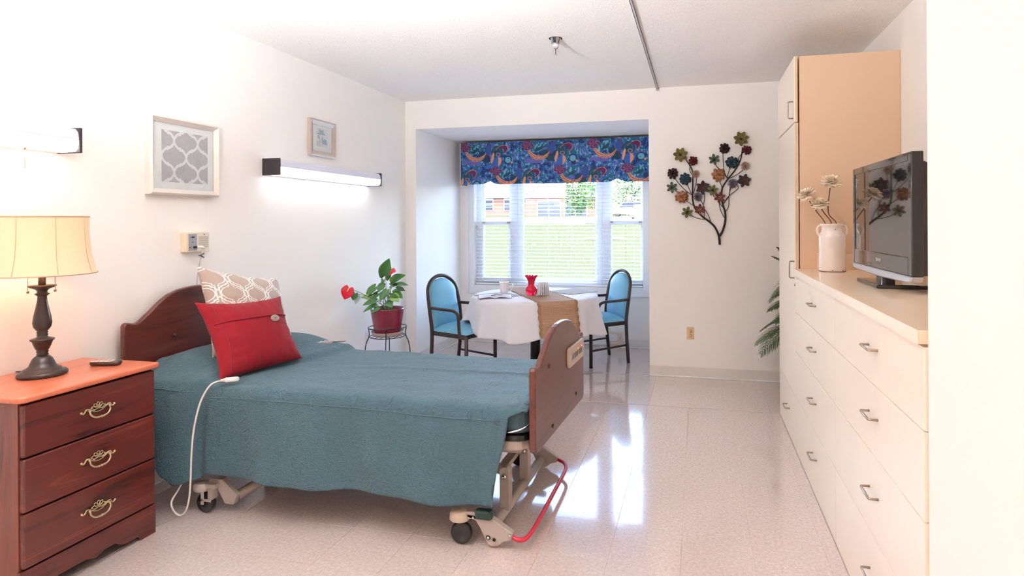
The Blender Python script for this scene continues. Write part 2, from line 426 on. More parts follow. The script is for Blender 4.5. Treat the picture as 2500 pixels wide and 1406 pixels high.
# ------------------------------------------------------------------ valance with printed cloth
def in_ell(x, y, cx, cy, a, b, rot):
    c, s_ = math.cos(rot), math.sin(rot); dx, dy = x - cx, y - cy
    return ((dx * c + dy * s_) / a) ** 2 + ((-dx * s_ + dy * c) / b) ** 2
NAVY, TEAL, BLUE, PLUM, PEACH, SKYB, PERI, DTEAL, MAUVE, INK = [lin(c) for c in ((32, 52, 104), (34, 98, 122), (52, 100, 176), (104, 36, 84), (222, 150, 120), (108, 170, 202), (88, 96, 178), (24, 72, 88), (150, 112, 146), (22, 26, 56))]
def hsh(a, b): return (math.sin(a * 127.1 + b * 311.7) * 43758.5453) % 1.0
def vnoise(x, y):
    i, j = math.floor(x), math.floor(y); u, v = sm(x - i), sm(y - j)
    return lerp(lerp(hsh(i, j), hsh(i + 1, j), u), lerp(hsh(i, j + 1), hsh(i + 1, j + 1), u), v)
def cloth_print(x, y):
    """large tropical leaf and shell repeat, half dropped; x, y in metres from the top left corner, y downwards"""
    n = vnoise(x * 22, y * 30); n2 = vnoise(x * 90, y * 55 + 7)
    col = NAVY if n < 0.35 else (BLUE if n < 0.52 else (TEAL if n < 0.74 else PERI))
    if n2 > 0.70: col = SKYB if n > 0.42 else BLUE
    W = 0.77; best = None
    for (ox, oy) in ((0.0, 0.0), (W / 2, 0.285), (W / 2, -0.285), (0, 0.57)):
        X = (x - ox) % W; Y = y - oy
        def e(cx, cy, a, b, r):
            q = min(in_ell(X, Y, cx, cy, a, b, r), in_ell(X - W, Y, cx, cy, a, b, r), in_ell(X + W, Y, cx, cy, a, b, r)); return q
        q = e(0.51, 0.10, 0.085, 0.052, -0.5)                                                    # plum hood
        if q < 1 and e(0.475, 0.135, 0.075, 0.05, -0.6) > 1: best = PLUM if q < 0.86 else PEACH
        q = e(0.455, 0.12, 0.07, 0.075, 0.2)
        if q < 1 and best is None:
            best = DTEAL if (q < 0.3 or q > 0.6) else TEAL
            if 0.10 < e(0.47, 0.15, 0.05, 0.04, 0.3) < 0.35: best = MAUVE
        q = e(0.345, 0.09, 0.033, 0.066, 0.15)                                                   # striped drop
        if q < 1: best = BLUE if (math.sin((Y * 0.95 + X * 0.25) * 700) > -0.3) else NAVY
        if 1 <= q < 1.35 and best is None: best = PLUM
        for (cx, cy, r) in ((0.035, 0.035, 0.6), (0.075, 0.075, 0.45)):                          # plum leaves
            q = e(cx, cy, 0.066, 0.03, -r)
            if q < 1: best = PLUM if q < 0.80 else MAUVE
            if 0.14 < q < 0.24: best = MAUVE
        q = e(0.175, 0.085, 0.088, 0.05, -0.55)                                                  # teal fish leaf
        if q < 1: best = DTEAL if e(0.19, 0.10, 0.05, 0.018, -0.5) < 1 else (TEAL if n2 < 0.6 else SKYB)
        qo, qi = e(0.19, 0.12, 0.128, 0.105, 0.1), e(0.205, 0.085, 0.118, 0.092, 0.1)            # peach shell crescent
        if qo < 1 and qi > 1 and Y > 0.11:
            a = math.atan2(Y - 0.06, X - 0.19) * 9; rr = math.hypot(X - 0.19, Y - 0.06) * 46
            best = PEACH if (abs(a % 1 - 0.5) < 0.42 and abs(rr % 1 - 0.5) < 0.42) else INK
        q = e(0.30, 0.175, 0.085, 0.052, 0.75)                                                   # deep fan
        if q < 1 and best is None: best = DTEAL if n < 0.6 else NAVY
        q = e(0.40, 0.19, 0.016, 0.065, 0.2)
        if q < 1: best = PEACH
        q = e(0.455, 0.235, 0.05, 0.062, 0.6)                                                    # blue half shell
        if q < 1: best = BLUE if X < 0.47 else PEACH
        q = e(0.59, 0.215, 0.042, 0.040, 0)                                                      # pale round bloom
        if q < 1: best = SKYB if (q < 0.7 and n2 < 0.8) else TEAL
        if 1 <= q < 1.4 and best is None: best = INK
        if e(0.635, 0.245, 0.0125, 0.0125, 0) < 1: best = PEACH
        q = e(0.13, 0.235, 0.11, 0.028, 0.1)
        if q < 1 and best is None: best = PERI if abs(math.sin(X * 160)) > 0.25 else MAUVE
        if best is not None: break
    return best if best is not None else col
vx0, vx1, vy, vzt, vzb = -2.735, -0.50, 6.45, 2.385, 1.889
val = thing('window_valance', 'scalloped valance in blue, teal and plum printed cloth over the window', 'valance', ((vx0 + vx1) / 2, vy, vzb))
bx(vx0 + 0.005, vx1 - 0.005, vy + 0.008, YA, vzt - 0.018, vzt + 0.002).build('mounting_board', mat('raw_board', (150, 128, 96), 0.7), val)
NU, NV = 560, 124
hemz = lambda x: vzb + 0.042 * math.exp(-abs((x + 2.365) / 0.055) ** 1.3) + 0.042 * math.exp(-abs((x + 0.87) / 0.06) ** 1.3) + 0.003 * math.sin(x * 9)
cols = []
def vfn(u, v):
    x = lerp(vx0, vx1, u); zb = hemz(x); z = lerp(vzt, zb, v)
    cols.append(cloth_print((x - vx0), (vzt - z) * 1.0))
    ripple = 0.010 * math.exp(-((x + 2.365) / 0.02) ** 2) + 0.010 * math.exp(-((x + 0.87) / 0.02) ** 2)
    return (x, vy + ripple * (0.4 + v) - 0.012 * v * (1 - abs(2 * u - 1) ** 8) + 0.004 * math.sin(x * 11) * v, z)
vm = MB(); vm.grid(vfn, NU, NV)
M_PRINT = attr_mat('printed_valance_cloth', 'print', 0.75, (500, 0.15), 0.2)
vo = vm.build('printed_front', M_PRINT, val); arr(vo, 'print', cols)
for (nm, xx) in (('return_cloth', vx0), ('return_cloth', vx1)):
    cols = []
    def rfn(u, v, xx=xx):
        z = lerp(vzt, vzb + 0.0, v); yv = lerp(vy, YA - 0.002, u); cols.append(cloth_print(0.3 + (yv - vy), vzt - z))
        return (xx + (0.012 * math.sin(PI * v) * (1 if xx == vx0 else 0)), yv, z)
    rm = MB(); rm.grid(rfn, 40, 80); ro = rm.build(nm, M_PRINT, val); arr(ro, 'print', cols)

# ------------------------------------------------------------------ ceiling fittings
ct = thing('curtain_track', 'white curtain track running along the ceiling to the back wall', 'curtain track', (-0.36, 4.0, 2.66))
tm = MB(); tm.box(-0.369, -0.365, -1.0, YB, 2.687, ZC); tm.box(-0.355, -0.351, -1.0, YB, 2.687, ZC); tm.box(-0.369, -0.351, -1.0, YB, ZC - 0.004, ZC)
tm.box(-0.369, -0.363, -1.0, YB, 2.687, 2.689); tm.box(-0.357, -0.351, -1.0, YB, 2.687, 2.689)
tm.build('rail', M_WHITE, ct)
bx(-0.374, -0.346, YB - 0.012, YB, 2.672, ZC).build('end_stop', mat('aluminium', (190, 186, 182), 0.35, 0.8), ct, bevel=0.002)
sp = thing('fire_sprinkler', 'chrome fire sprinkler hanging from the ceiling', 'sprinkler', (-0.94, 3.86, 2.60))
cx, cy = -0.94, 3.86
MB().lathe([(0.046, 0), (0.045, 0.003), (0.036, 0.0), (0.030, -0.034), (0.0, -0.034)][::-1], (cx, cy, ZC), 24).build('escutcheon', M_CHROME, sp)
MB().lathe([(0.0, -0.062), (0.022, -0.062), (0.022, -0.034), (0.0, -0.034)], (cx, cy, ZC), 20).build('sprinkler_body', mat('satin_white_metal', (222, 220, 226), 0.3, 0.4), sp)
fr = MB()
for s_ in (-1, 1): fr.tube(spline([(cx + s_ * 0.012, cy, ZC - 0.060), (cx + s_ * 0.015, cy, ZC - 0.085), (cx + s_ * 0.011, cy, ZC - 0.104), (cx, cy, ZC - 0.112)], 5), 0.003, 8)
fr.lathe([(0.0, -0.074), (0.010, -0.070), (0.012, -0.062)], (cx, cy, ZC), 14)
fr.build('frame_arms', M_CHROME, sp)
MB().tube([(cx, cy, ZC - 0.066), (cx, cy, ZC - 0.106)], 0.0035, 8).build('glass_bulb', mat('red_bulb', (120, 40, 44), 0.1), sp)
MB().lathe([(0.0, -0.116), (0.012, -0.116), (0.012, -0.112), (0.0, -0.112)], (cx, cy, ZC), 18).build('deflector', M_CHROME, sp)
# added flush lamp, unseen behind the camera: warm fill for the room
FX, FY = -0.75, -0.55
cl = thing('added_ceiling_lamp', 'round flush ceiling lamp with frosted bowl, added unseen as warm fill', 'lamp', (FX, FY, ZC - 0.11))
MB().lathe([(0.0, -0.02), (0.21, -0.02), (0.21, 0.0), (0.0, 0.0)], (FX, FY, ZC), 32).build('base_plate', M_WHITE, cl)
MB().lathe([(0.0, -0.105), (0.08, -0.100), (0.15, -0.078), (0.19, -0.045), (0.20, -0.02)], (FX, FY, ZC), 32).build('glass_bowl', mat('added_lamp_bowl', (255, 236, 214), 0.4, emit=((255, 216, 178), FLUSH_E)), cl)
# added standing uplighter, out of view: washes the ceiling to brighten the room
UX, UY = -1.55, 0.62
cl = thing('added_uplighter', 'standing uplighter lamp with open metal bowl, added unseen to brighten the room', 'lamp', (UX, UY, 0))
MB().lathe([(0.0, 0.0), (0.14, 0.0), (0.14, 0.02), (0.03, 0.03), (0.0, 0.03)], (UX, UY, 0), 32).build('base', M_DARK, cl)
MB().tube([(UX, UY, 0.02), (UX, UY, 1.54)], 0.014, 12).build('pole', M_DARK, cl)
MB().lathe([(0.0, 1.52), (0.05, 1.525), (0.13, 1.57), (0.18, 1.63), (0.176, 1.63), (0.125, 1.578), (0.0, 1.535)], (UX, UY, 0), 40).build('bowl', M_DARK, cl)
ud = bpy.data.lights.new('added_uplight', 'AREA'); ud.shape = 'DISK'; ud.size = 0.26; ud.spread = R(125); ud.energy = UPLIGHT_W; ud.color = UPLIGHT_C
uo = bpy.data.objects.new('added_uplight', ud); COL.objects.link(uo); uo.parent = cl; uo.location = (0, 0, 1.62); uo.rotation_euler = (-Vector((0.05, 0.56, 0.83))).to_track_quat('Z', 'Y').to_euler()

# ------------------------------------------------------------------ wall lights over the beds
M_TUBE = mat('lit_ribbed_diffuser', (250, 250, 255), 0.4, emit=((240, 242, 255), TUBE_E))
M_TUBE2 = mat('dim_ribbed_lens', (188, 188, 202), 0.4, emit=((236, 238, 255), 0.10))
M_CAP = mat('dark_end_cap', (44, 36, 40), 0.4)
def wall_light(y0, y1, ych, label):
    t = thing('wall_light', label, 'wall light', (XL, (y0 + y1) / 2, 1.78), group='fluorescent wall lights')
    z0, z1, d = 1.785, 1.895, 0.135
    bx(XL, XL + 0.03, y0 + 0.01, y1 - 0.01, z0, z1).build('back_channel', M_WHITE, t)
    # wrap-around diffuser: a rounded profile pulled along y
    prof = [(0.03, z1), (d - 0.02, z1 - 0.002), (d - 0.004, z1 - 0.018), (d, z1 - 0.045), (d - 0.004, z0 + 0.018), (d - 0.02, z0 + 0.002), (0.03, z0)]
    zm = lerp(z0, z1, 0.50)
    upper = prof[:4] + [(d, zm), (0.03, zm)]; lower = [(0.03, zm), (d, zm)] + prof[4:]
    MB().prism(upper, lambda a, b, tt: (XL + a, tt, b), y0 + 0.012, y1 - 0.012).build('upper_lens', M_TUBE2, t)
    MB().prism(lower, lambda a, b, tt: (XL + a, tt, b), y0 + 0.012, y1 - 0.012).build('lower_lens', M_TUBE, t)
    for (a, b) in ((y0, y0 + 0.013), (y1 - 0.013, y1)):
        bx(XL, XL + d + 0.006, a, b, z0 - 0.004, z1 + 0.004).build('end_cap', M_CAP, t, bevel=0.004)
    ch = MB(); ch.tube([(XL + 0.11, ych, z0), (XL + 0.11, ych, z0 - 0.085)], 0.0012, 6); ch.ball((XL + 0.11, ych, z0 - 0.088), 0.004, 8, 6)
    ch.lathe([(0.004, -0.012), (0.006, 0)], (XL + 0.11, ych, z0), 10)
    ch.build('pull_chain', mat('brass_chain', (190, 168, 150), 0.35, 0.8), t)
wall_light(3.475, 4.81, 4.52, 'long fluorescent wall light with dark end caps below the small picture')
wall_light(0.83, 2.158, 1.937, 'fluorescent wall light above the table lamp, running out of frame')

# ------------------------------------------------------------------ framed pictures
M_SILV = mat('champagne_frame', (236, 226, 218), 0.28, 0.35)
M_MAT = mat('picture_mat_board', (244, 244, 242), 0.9)
def framed(name, label, y0, y1, z0, z1, dep, fw, ay0, ay1, az0, az1, art_fn, n, framemat):
    t = thing(name, label, 'picture', (XL, (y0 + y1) / 2, z0))
    f = MB()
    outer = [(y0, z0), (y1, z0), (y1, z1), (y0, z1)]; inner = [(y0 + fw, z0 + fw), (y1 - fw, z0 + fw), (y1 - fw, z1 - fw), (y0 + fw, z1 - fw)]
    for i in range(4):
        a, b, c, d = outer[i], outer[(i + 1) % 4], inner[(i + 1) % 4], inner[i]
        q = [(XL, *a), (XL, *b), (XL + dep, *b), (XL + dep, *a)]
        lip = 0.30
        a2 = (lerp(a[0], d[0], lip), lerp(a[1], d[1], lip)); b2 = (lerp(b[0], c[0], lip), lerp(b[1], c[1], lip))
        vs = [(XL, *a), (XL, *b), (XL + dep * 0.8, *a), (XL + dep * 0.8, *b), (XL + dep, *a2), (XL + dep, *b2), (XL + dep * 0.62, *d), (XL + dep * 0.62, *c), (XL + dep * 0.3, *d), (XL + dep * 0.3, *c)]
        f._add(vs, [(0, 1, 3, 2), (2, 3, 5, 4), (4, 5, 7, 6), (6, 7, 9, 8)], False)
    f.build('frame', framemat, t)
    xm = XL + dep * 0.45
    m = MB(); m.box(XL + 0.004, xm, y0 + fw * 0.7, y1 - fw * 0.7, z0 + fw * 0.7, z1 - fw * 0.7)
    m.build('mat_board', M_MAT, t)
    cs = []
    def fn(u, v):
        cs.append(art_fn(u, v)); return (xm + 0.0012, lerp(ay0, ay1, u), lerp(az0, az1, v))
    a = MB(); a.grid(fn, n, n, False); ao = a.build('printed_art', attr_mat(name + '_print', 'print', 0.8), t, fixn=False); arr(ao, 'print', cs)
    bx(xm + 0.003, xm + 0.005, y0 + fw, y1 - fw, z0 + fw, z1 - fw).build('picture_glass', M_GLASS, t)
def _og():
    pts = [(0.5 - 0.165 * (k / 8) ** 2, 0.45 * k / 8) for k in range(9)] + [(0.25, 0.45), (0.25, 0.55)]
    pts += [(0.165 * ((8 - k) / 8) ** 2, 1 - 0.45 * (8 - k) / 8) for k in range(9)]
    return pts
OG = _og()
def pseg(px_, py_, a, b):
    dx, dy = b[0] - a[0], b[1] - a[1]; L = dx * dx + dy * dy; t = max(0, min(1, ((px_ - a[0]) * dx + (py_ - a[1]) * dy) / L if L else 0))
    return math.hypot(px_ - a[0] - t * dx, py_ - a[1] - t * dy)
def ogee(u, v, w_):
    """quatrefoil trellis line with stepped necks; one cell is 1 wide and 1 high"""
    x, y = abs((u % 1.0) - 0.5), abs((v % 1.0) - 0.5) * 2       # belly at y 0, neck at y 1
    return min(pseg(x, y * 0.5, (a[0], a[1] * 0.5), (b[0], b[1] * 0.5)) for a, b in zip(OG, OG[1:])) < w_
G1, G2 = lin((196, 193, 195)), lin((240, 240, 240))
def art_trellis(u, v):
    n = vnoise(u * 9, v * 9) * 0.5 + vnoise(u * 30, v * 30) * 0.5
    if ogee(u * 1.95 + 0.50, v * 1.62 + 0.19, 0.042): return G2
    return tuple(c * (0.90 + 0.16 * n) for c in G1)
framed('framed_trellis_print', 'large square champagne frame with grey and white trellis print', 2.593, 3.066, 1.612, 2.053, 0.045, 0.034, 2.678, 2.993, 1.686, 1.98, art_trellis, 150, M_SILV)
def art_bloom(u, v):
    c = lin((236, 239, 240)); u2 = u; 
    def e(cx, cy, a, b, r=0): return in_ell(u2, v, cx, cy, a, b, r)
    BL, BD, GR = lin((186, 204, 210)), lin((140, 170, 184)), lin((190, 186, 188))
    for (cx, cy, a, b, r) in ((0.30, 0.82, 0.07, 0.13, 0.3), (0.40, 0.80, 0.06, 0.11, 0), (0.52, 0.82, 0.08, 0.12, -0.3), (0.38, 0.70, 0.30, 0.05, 0.05), (0.62, 0.70, 0.10, 0.05, 0)):
        q = e(cx, cy, a, b, r)
        if q < 1: c = BL if q < 0.6 else BD
    for (cx, cy, a, b, r) in ((0.50, 0.40, 0.07, 0.16, 0.1), (0.72, 0.34, 0.14, 0.10, 0), (0.70, 0.22, 0.20, 0.07, 0), (0.62, 0.27, 0.08, 0.08, 0)):
        q = e(cx, cy, a, b, r)
        if q < 1: c = BL if q < 0.6 else BD
    if e(0.20, 0.50, 0.07, 0.12, 0.5) < 1: c = GR
    if abs(u2 - (0.24 + (0.42 - v) * 0.6)) < 0.03 and 0.24 < v < 0.45: c = GR
    if (abs(u2 - 0.46) < 0.013 and v < 0.6) or (abs(u2 - 0.56) < 0.013 and v < 0.3): c = lin((200, 212, 208))
    if v < 0.28 and u2 < 0.35 and c == lin((236, 239, 240)): c = lin((222, 220, 222))
    return c
framed('framed_flower_print', 'small upright frame with pale blue flower print above the wall light', 3.96, 4.29, 1.977, 2.269, 0.028, 0.042, 4.05, 4.20, 2.058, 2.205, art_bloom, 70, mat('rose_silver_frame', (206, 190, 182), 0.25, 0.5))

# ------------------------------------------------------------------ nurse call panel, cord, outlets
cp = thing('wall_intercom', 'beige wall intercom panel with speaker slots above the headboard', 'intercom', (XL, 2.9, 1.28))
bx(XL, XL + 0.028, 2.818, 2.985, 1.279, 1.397).build('back_box', M_BEIGE, cp, bevel=0.004)
bx(XL + 0.028, XL + 0.046, 2.815, 2.893, 1.280, 1.397).build('control_surround', M_BEIGE, cp, bevel=0.004)
bx(XL + 0.046, XL + 0.048, 2.829, 2.885, 1.289, 1.388).build('control_plate', mat('slate_plate', (150, 152, 160), 0.45), cp)
bx(XL + 0.028, XL + 0.040, 2.896, 2.985, 1.279, 1.397).build('speaker_cover', mat('pale_grille', (222, 214, 200), 0.5), cp, bevel=0.003)
M_SLOT = mat('slot_brown', (150, 138, 120), 0.7)
for k in range(11): bx(XL + 0.0395, XL + 0.0408, 2.905, 2.975, 1.306 + k * 0.0062, 1.3085 + k * 0.0062).build('speaker_slot', M_SLOT, cp)
for z in (1.294, 1.383): MB().lathe([(0.0035, 0), (0.0035, 0.0015)], n=10, M=Matrix.Translation((XL + 0.040, 2.945, z)) @ Matrix.Rotation(PI / 2, 4, 'Y')).build('screw', M_BLACK, cp)
bx(XL + 0.048, XL + 0.050, 2.850, 2.868, 1.364, 1.372).build('switch', M_BLACK, cp); bx(XL + 0.048, XL + 0.0495, 2.838, 2.842, 1.366, 1.370).build('indicator', M_BLACK, cp)
bx(XL + 0.048, XL + 0.050, 2.853, 2.858, 1.336, 1.341).build('indicator', M_BLACK, cp); bx(XL + 0.048, XL + 0.050, 2.834, 2.840, 1.305, 1.311).build('indicator', M_BLACK, cp)
M_CORD = mat('white_cord', (236, 228, 220), 0.5)
wc = thing('call_cord', 'white cord with clip hanging from the intercom panel behind the cushion', 'cord', (XL + 0.05, 2.905, 1.0))
MB().tube([(XL + 0.048, 2.865, 1.308), (XL + 0.07, 2.868, 1.310)], 0.007, 10).build('jack', M_BLACK, wc)
MB().tube(spline([(XL + 0.068, 2.868, 1.310), (XL + 0.085, 2.886, 1.309), (XL + 0.080, 2.896, 1.296), (XL + 0.072, 2.901, 1.275)], 5), 0.008, 10).build('plug', M_CORD, wc)
MB().tube(spline([(XL + 0.072, 2.901, 1.278), (XL + 0.050, 2.904, 1.22), (XL + 0.022, 2.908, 1.10), (XL + 0.018, 2.91, 0.95), (XL + 0.018, 2.91, 0.7)], 6), 0.0035, 8).build('cable', mat('grey_cable', (214, 208, 208), 0.5), wc)
kc = MB()
for s_ in (-1, 1): kc.tube([(XL + 0.066, 2.890, 1.259), (XL + 0.068, 2.914, 1.258 + s_ * 0.012)], [0.003, 0.0045], 8)
kc.tube([(XL + 0.066, 2.882, 1.258), (XL + 0.066, 2.897, 1.259)], 0.0035, 8)
kc.build('clip', mat('dark_clip', (70, 64, 66), 0.4), wc)
def outlet(name, label, M, body, slot):
    t = thing(name, label, 'outlet', M @ Vector((0, 0, -0.057)), group='duplex wall outlets')
    def T(a, b): return Matrix(M)
    MB().box(-0.034, 0.034, 0, 0.006, -0.057, 0.057, M=M).build('cover_plate', body, t, bevel=0.002)
    for zz in (-0.021, 0.021):
        r_ = MB().lathe([(0.0165, 0.006), (0.0165, 0.0085), (0.0, 0.0085)], n=18, M=M @ Matrix.Translation((0, 0, zz)) @ Matrix.Rotation(-PI / 2, 4, 'X')).build('receptacle', body, t)
        for xx in (-0.006, 0.006): MB().box(xx - 0.0013, xx + 0.0013, 0.0086, 0.0092, zz + 0.001, zz + 0.009, M=M).build('slot', slot, r_)
        MB().box(-0.0025, 0.0025, 0.0086, 0.0092, zz - 0.010, zz - 0.005, M=M).build('slot', slot, r_)
outlet('wall_outlet', 'tan duplex outlet low on the wall below the metal flowers', Matrix.Translation((-0.069, YB, 0.412)) @ Matrix.Rotation(PI, 4, 'Z'), mat('tan_outlet', (222, 190, 152), 0.5), M_BLACK)
outlet('wall_outlet', 'white duplex outlet on the wall beside the plant stand', Matrix.Translation((XL, 4.78, 0.403)) @ Matrix.Rotation(-PI / 2, 4, 'Z'), mat('white_outlet', (236, 234, 238), 0.45), mat('slot_grey', (110, 104, 104), 0.6))

# ------------------------------------------------------------------ dresser
dr = thing('bedside_dresser', 'cherry wood three-drawer dresser under the table lamp', 'dresser', (-2.71, 1.96, 0))
DX0, DX1, DY0, DY1 = -2.935, -2.505, 1.684, 2.236
for (a, b) in ((DY0, DY0 + 0.018), (DY1 - 0.018, DY1)): bx(DX0, DX1 - 0.004, a, b, 0.0, 0.772).build('side_panel', M_WOOD_Z, dr)
bx(DX0, DX0 + 0.008, DY0 + 0.018, DY1 - 0.018, 0.06, 0.772).build('back_panel', M_WOOD_Z, dr)
bx(DX0 + 0.008, DX1 - 0.02, DY0 + 0.018, DY1 - 0.018, 0.08, 0.765).build('carcass', mat('dark_inside', (48, 22, 16), 0.7), dr)
tp = MB()
oy0, oy1, oxf = DY0 - 0.018, DY1 + 0.018, DX1 + 0.032
tp.prism([(DX0, oy0), (oxf - 0.02, oy0), (oxf, oy0 + 0.02), (oxf, oy1 - 0.012), (oxf - 0.012, oy1), (DX0, oy1)], lambda a, b, t: (a, b, t), 0.772, 0.797)
tp.build('top', M_WOOD_LIT, dr, bevel=0.008, seg=3)
M_PULLB = mat('antique_brass', (196, 176, 140), 0.32, 0.85)
def brass_pull(yc, zc, parent):
    """pierced fan backplate with scrolled ends and a turned bail"""
    x = DX1 + 0.020
    p = MB()
    def Q(a, b, c=0.0): return (x + c, yc + a, zc + b)
    for k in range(5):                                # five petals of the fan, each an open loop
        an = R(18 + 36 * k); c0 = Vector((math.cos(an), math.sin(an)))
        loop = []
        for i in range(12):
            th = 2 * PI * i / 12; l, w_ = 0.0135 + 0.0125 * math.cos(th), 0.0062 * math.sin(th)
            loop.append(Q(c0.x * l * 1.12 - c0.y * w_, 0.004 + c0.y * l - 0.0 + c0.x * w_, 0.001))
        p.tube(loop, 0.0017, 6, closed=True)
    for s_ in (-1, 1):
        p.tube(spline([Q(s_ * 0.012, 0.001, 0.001), Q(s_ * 0.026, -0.001, 0.001), Q(s_ * 0.038, 0.008, 0.001), Q(s_ * 0.050, 0.010, 0.001), Q(s_ * 0.055, 0.002, 0.001), Q(s_ * 0.062, -0.004, 0.001), Q(s_ * 0.070, 0.001, 0.001)], 4), [0.0032] * 24 + [0.0045], 8)
        p.ball(Q(s_ * 0.070, 0.002, 0.001), 0.0052, 8, 6); p.ball(Q(s_ * 0.028, 0.010, 0.001), 0.004, 8, 6)
        p.tube([Q(s_ * 0.042, 0.004, 0), Q(s_ * 0.042, 0.004, 0.012)], 0.0045, 8)
    p.tube(spline([Q(-0.022, -0.006, 0.001), Q(0, -0.010, 0.001), Q(0.022, -0.006, 0.001)], 5), 0.0022, 6)
    po_ = p.build('drawer_pull', M_PULLB, parent)
    b = MB(); path = spline([Q(-0.042, 0.004, 0.010), Q(-0.041, -0.012, 0.014), Q(-0.026, -0.026, 0.018), Q(0, -0.030, 0.019), Q(0.026, -0.026, 0.018), Q(0.041, -0.012, 0.014), Q(0.042, 0.004, 0.010)], 5)
    b.tube(path, 0.0038, 8)
    for a in (-0.011, 0.0, 0.011): b.ball(Q(a, -0.0297, 0.019), 0.0062 if a == 0 else 0.005, 10, 6, sc=(1, 0.55, 1))
    b.build('bail', M_PULLB, po_)
for k, (z0, z1) in enumerate(((0.563, 0.762), (0.354, 0.556), (0.141, 0.347))):
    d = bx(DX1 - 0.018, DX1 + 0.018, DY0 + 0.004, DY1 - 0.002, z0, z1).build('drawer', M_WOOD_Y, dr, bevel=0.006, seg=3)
    brass_pull(1.967, (z0 + z1) / 2 + 0.002, d)
pl_ = MB()
prof = [(DY0 - 0.004, 0.0), (DY0 + 0.045, 0.0), (DY0 + 0.075, 0.014), (DY0 + 0.095, 0.042), (DY0 + 0.125, 0.05), (1.96 - 0.04, 0.05), (1.96, 0.034), (2.0, 0.05), (DY1 - 0.19, 0.05), (DY1 - 0.165, 0.030), (DY1 - 0.15, 0.026), (DY1 - 0.14, 0.022), (DY1 - 0.085, 0.022), (DY1 - 0.07, 0.0), (DY1 + 0.002, 0.0), (DY1 + 0.002, 0.134), (DY0 - 0.004, 0.134)]
pl_.prism(prof, lambda a, b, t: (t, a, b), DX1 - 0.006, DX1 + 0.014)
pl_.build('scalloped_plinth', M_WOOD_Y, dr)

# ------------------------------------------------------------------ table lamp
LX, LY, LZ = -2.757, 1.945, 0.797
lp = thing('table_lamp', 'bronze turned table lamp with cream bell shade on the dresser', 'lamp', (LX, LY, LZ))
M_BRZ = mat('oil_rubbed_bronze', (58, 47, 44), 0.3, 0.35)
pr = [(0.0, 0), (0.082, 0), (0.086, 0.006), (0.085, 0.016), (0.079, 0.022), (0.066, 0.025), (0.063, 0.032), (0.055, 0.036), (0.046, 0.044), (0.040, 0.060), (0.034, 0.074), (0.027, 0.082), (0.020, 0.088), (0.0, 0.088)]
MB().lathe(pr, (LX, LY, LZ), 40).build('base', M_BRZ, lp)
pr = [(0.0, 0.086), (0.019, 0.086), (0.021, 0.092), (0.018, 0.098), (0.021, 0.104), (0.019, 0.110), (0.024, 0.116), (0.031, 0.135), (0.035, 0.148), (0.041, 0.153), (0.042, 0.158), (0.034, 0.161), (0.022, 0.165), (0.017, 0.170), (0.020, 0.176), (0.017, 0.182), (0.020, 0.187), (0.017, 0.192),
      (0.022, 0.197), (0.030, 0.210), (0.033, 0.228), (0.030, 0.255), (0.023, 0.290), (0.017, 0.325), (0.016, 0.342), (0.022, 0.348), (0.027, 0.352), (0.019, 0.357), (0.017, 0.363), (0.024, 0.372), (0.044, 0.381), (0.049, 0.385), (0.048, 0.389), (0.013, 0.391), (0.0, 0.391)]
MB().lathe(pr, (LX, LY, LZ), 32).build('turned_column', M_BRZ, lp)
MB().lathe([(0.0, 0.389), (0.013, 0.389), (0.013, 0.43), (0.010, 0.47), (0.0, 0.47)], (LX, LY, LZ), 20).build('socket', mat('socket_brass', (130, 100, 82), 0.4, 0.6), lp)
MB().ball((LX, LY, LZ + 0.505), 0.032, 16, 12).build('bulb', mat('warm_bulb', (255, 225, 180), 0.3, emit=((255, 206, 148), 5.0)), lp)
def m_shade():
    t = NT('cream_lampshade'); c = lin((230, 200, 164)); v = t.coord()
    n = t.noise(t.coord((60, 60, 9)), 3, 3)
    t.base(t.mix(n, tuple(k * 0.94 for k in c), c)); t.val('Roughness', 0.9)
    tl = t.add('ShaderNodeBsdfTranslucent'); tl.inputs[0].default_value = (*lin((255, 232, 200)), 1)
    mx = t.add('ShaderNodeMixShader'); mx.inputs[0].default_value = 0.04
    t.link(t.b.outputs[0], mx.inputs[1]); t.link(tl.outputs[0], mx.inputs[2]); t.link(mx.outputs[0], t.out.inputs[0]); return t.m
SP = [(0.187, 0.438), (0.181, 0.458), (0.174, 0.485), (0.168, 0.515), (0.164, 0.55), (0.161, 0.59), (0.159, 0.63), (0.159, 0.685)]
sh = MB(); n = 48; vs = []
for (r_, z) in SP:
    for k in range(n): a = 2 * PI * k / n; vs.append((LX + r_ * math.cos(a), LY + r_ * math.sin(a), LZ + z))
sh._add(vs, [(i * n + k, i * n + (k + 1) % n, (i + 1) * n + (k + 1) % n, (i + 1) * n + k) for i in range(len(SP) - 1) for k in range(n)], True)
so = sh.build('lamp_shade', m_shade(), lp, fixn=False)
M_PIPE = mat('shade_piping', (196, 164, 138), 0.9)
for k in range(8):
    a = 2 * PI * (k + 0.5) / 8 + 0.05
    MB().tube([(LX + (r_ + 0.0005) * math.cos(a), LY + (r_ + 0.0005) * math.sin(a), LZ + z) for r_, z in SP], 0.0013, 6).build('seam_piping', M_PIPE, so)
for r_, z in ((0.187, 0.438), (0.159, 0.685)):
    MB().tube([(LX + r_ * math.cos(2 * PI * k / 48), LY + r_ * math.sin(2 * PI * k / 48), LZ + z) for k in range(48)], 0.0032, 8, closed=True).build('rim_band', M_PIPE, so)
hp = MB()
for k in range(3): a = 2 * PI * k / 3; hp.tube([(LX, LY, LZ + 0.675), (LX + 0.157 * math.cos(a), LY + 0.157 * math.sin(a), LZ + 0.68)], 0.0018, 6)
